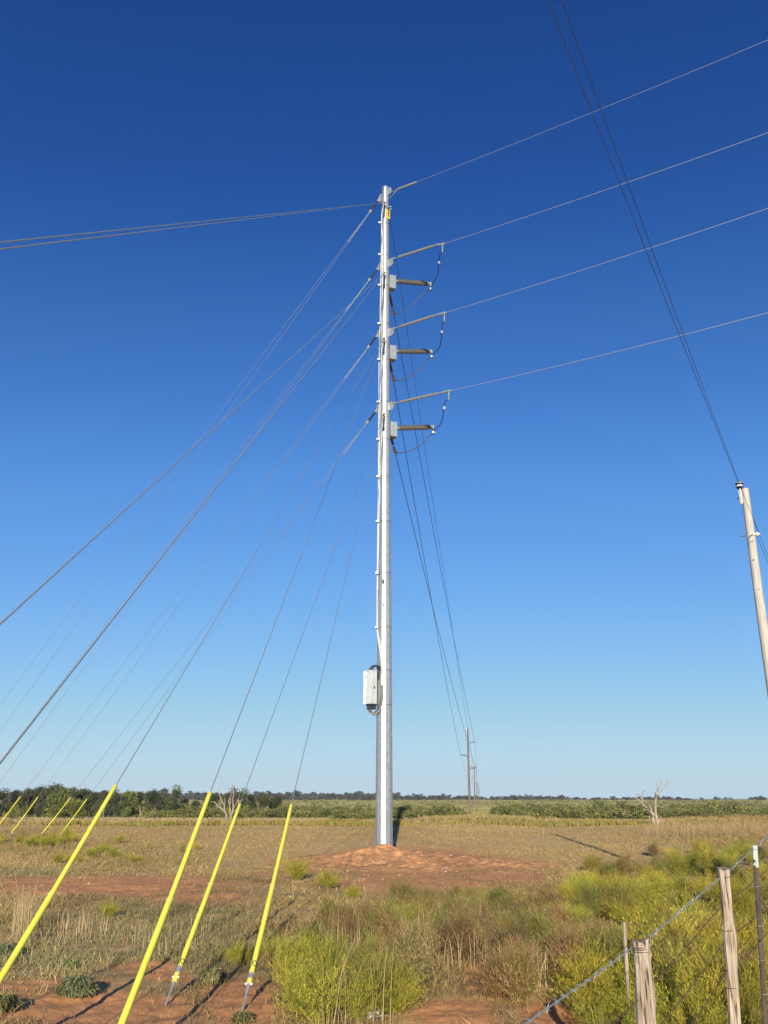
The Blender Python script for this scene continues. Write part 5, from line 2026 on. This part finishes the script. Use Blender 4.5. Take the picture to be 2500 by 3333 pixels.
D1 = M['deadwood']
dead_tree('dead_tree', (737, 2664), 84, [
    ('trunk', D1, zl([(572, 570, 6), (565, 490, 6), (535, 450, 5.5), (455, 390, 3.6), (410, 330, 2.4), (340, 335, 1.2)])),
    ('trunk', D1, zl([(632, 565, 5.5), (620, 480, 5), (615, 400, 4), (600, 310, 3), (625, 260, 2), (630, 230, 1.2)])),
    ('limb', D1, zl([(540, 455, 4.5), (540, 380, 4), (500, 310, 3.2), (478, 240, 2.6), (470, 180, 2), (452, 125, 1.2)])),
    ('limb', D1, zl([(655, 480, 4.2), (660, 400, 4), (655, 300, 3), (665, 220, 3), (662, 140, 2.4), (640, 95, 1.6), (620, 65, 1)])),
    ('limb', D1, zl([(632, 520, 4), (650, 480, 4.2), (660, 440, 4.2)])),
    ('limb', D1, zl([(664, 420, 3.2), (700, 360, 2.6), (735, 280, 2), (745, 240, 1.2)])),
    ('limb', D1, zl([(640, 245, 2), (610, 185, 1.6), (590, 135, 1)])),
    ('limb', D1, zl([(662, 140, 1.8), (678, 110, 1.3), (688, 95, 0.9)])),
    ('limb', D1, zl([(545, 390, 3), (548, 310, 2.2), (545, 265, 1.2)])),
    ('limb', D1, zl([(520, 340, 2.4), (515, 290, 1.8), (512, 270, 1)])),
    ('limb', D1, zl([(630, 470, 3), (690, 450, 2.2), (720, 420, 1.3)])),
    ('limb', D1, zl([(620, 360, 2.6), (630, 290, 2)])),
    ('limb', D1, zl([(440, 380, 2), (410, 360, 1.5), (405, 320, 1)]))],
    'bleached bare two trunked dead tree standing before the wood between the guards', D1, 0.9, 3)
dead_tree('dead_tree', (2150, 2668), 71, [
    ('trunk', D1, zr([(1120, 1330, 9), (1070, 1180, 7), (1050, 1000, 6.5), (1050, 800, 6), (1060, 660, 5.5), (1090, 560, 4.5), (1100, 480, 3.8), (1110, 380, 3.4), (1100, 250, 2.6), (1085, 110, 1.8)])),
    ('trunk', D1, zr([(1150, 1340, 9), (1080, 1180, 9), (960, 1080, 8), (850, 1050, 7), (720, 950, 4.5), (650, 800, 4)])),
    ('trunk', D1, zr([(1020, 1310, 7), (960, 1180, 8), (940, 1050, 6), (910, 920, 4), (850, 810, 2.6)])),
    ('limb', D1, zr([(1085, 560, 4), (1130, 490, 3.6), (1230, 400, 3.4), (1330, 300, 3), (1380, 220, 3), (1415, 105, 2.6)])),
    ('limb', D1, zr([(1120, 390, 3), (1160, 310, 2.4), (1200, 190, 2.2), (1215, 130, 1.6), (1275, 90, 1)])),
    ('limb', D1, zr([(1205, 160, 1.4), (1180, 110, 1)])),
    ('limb', D1, zr([(1062, 610, 3.6), (1040, 520, 3), (1048, 435, 2.2)])),
    ('limb', D1, zr([(790, 920, 4), (650, 770, 3.6), (540, 680, 3), (480, 640, 3), (432, 590, 1.8)])),
    ('limb', D1, zr([(660, 800, 4), (660, 680, 4), (640, 570, 4.2), (665, 500, 3.6), (670, 430, 3), (720, 390, 1.6)])),
    ('limb', D1, zr([(635, 550, 2.6), (560, 520, 2.4), (475, 515, 2.4)])),
    ('limb', M['charred'], zr([(1150, 1260, 3), (1000, 1080, 3.6), (930, 1030, 3)])),
    ('limb', M['charred'], zr([(960, 1170, 3), (860, 1060, 5), (770, 990, 4)])),
    ('limb', D1, zr([(1290, 1330, 4), (1230, 1220, 3.2), (1190, 1150, 2)])),
    ('limb', D1, zr([(1100, 730, 2.4), (1150, 690, 1.8)])),
    ('limb', D1, zr([(900, 1320, 3), (860, 1180, 2.4), (840, 1100, 1.6)])),
    ('limb', D1, zr([(1210, 1340, 5), (1110, 1210, 4), (1070, 1150, 3)]))],
    'broken bleached dead tree with two leaning limbs at the right of the field', D1, 1.0, 5)
dead_tree('dead_tree', (459, 2655), 98, [
    ('trunk', D1, [(459, 2660, 2.2), (457, 2640, 1.8), (452, 2622, 1.0)]), ('limb', D1, [(459, 2652, 1.6), (466, 2636, 1.2), (470, 2624, 0.8)])],
    'small pale bare trunk at the wood edge left of the second guard', D1, 0.4, 7)
dead_tree('dead_tree', (505, 2655), 98, [
    ('trunk', D1, [(505, 2660, 2), (500, 2640, 1.6), (506, 2622, 1)]), ('limb', D1, [(502, 2646, 1.3), (494, 2634, 1), (492, 2626, 0.7)])],
    'small bare forked trunk at the wood edge right of its pale neighbour', D1, 0.4, 8)
dead_tree('dead_tree', (336, 2655), 98, [
    ('trunk', D1, [(336, 2660, 2), (338, 2640, 1.6), (345, 2618, 1.0)]), ('limb', D1, [(337, 2644, 1.3), (330, 2630, 0.9)])],
    'small bare trunk at the wood edge just right of the leftmost near guard', D1, 0.4, 9)


# ------------------------------------------------------------------ the air over the plain
def haze():
    b = MB()
    b.obox((0, 900, 18), (1, 0, 0), (0, 1, 0), (0, 0, 1), 3000, 2000, 50)
    m = bpy.data.materials.new('air')
    m.use_nodes = True
    nt = m.node_tree
    nt.nodes.remove(nt.nodes['Principled BSDF'])
    v = nt.nodes.new('ShaderNodeVolumePrincipled')
    v.inputs['Color'].default_value = (0.86, 0.91, 1.0, 1)
    v.inputs['Density'].default_value = 0.00022
    nt.links.new(v.outputs[0], nt.nodes['Material Output'].inputs['Volume'])
    o = b.build('haze', m, None, (0, 900, 18))
    tag(o, 'thin pale air softening the far woods', 'haze', kind='stuff')


haze()
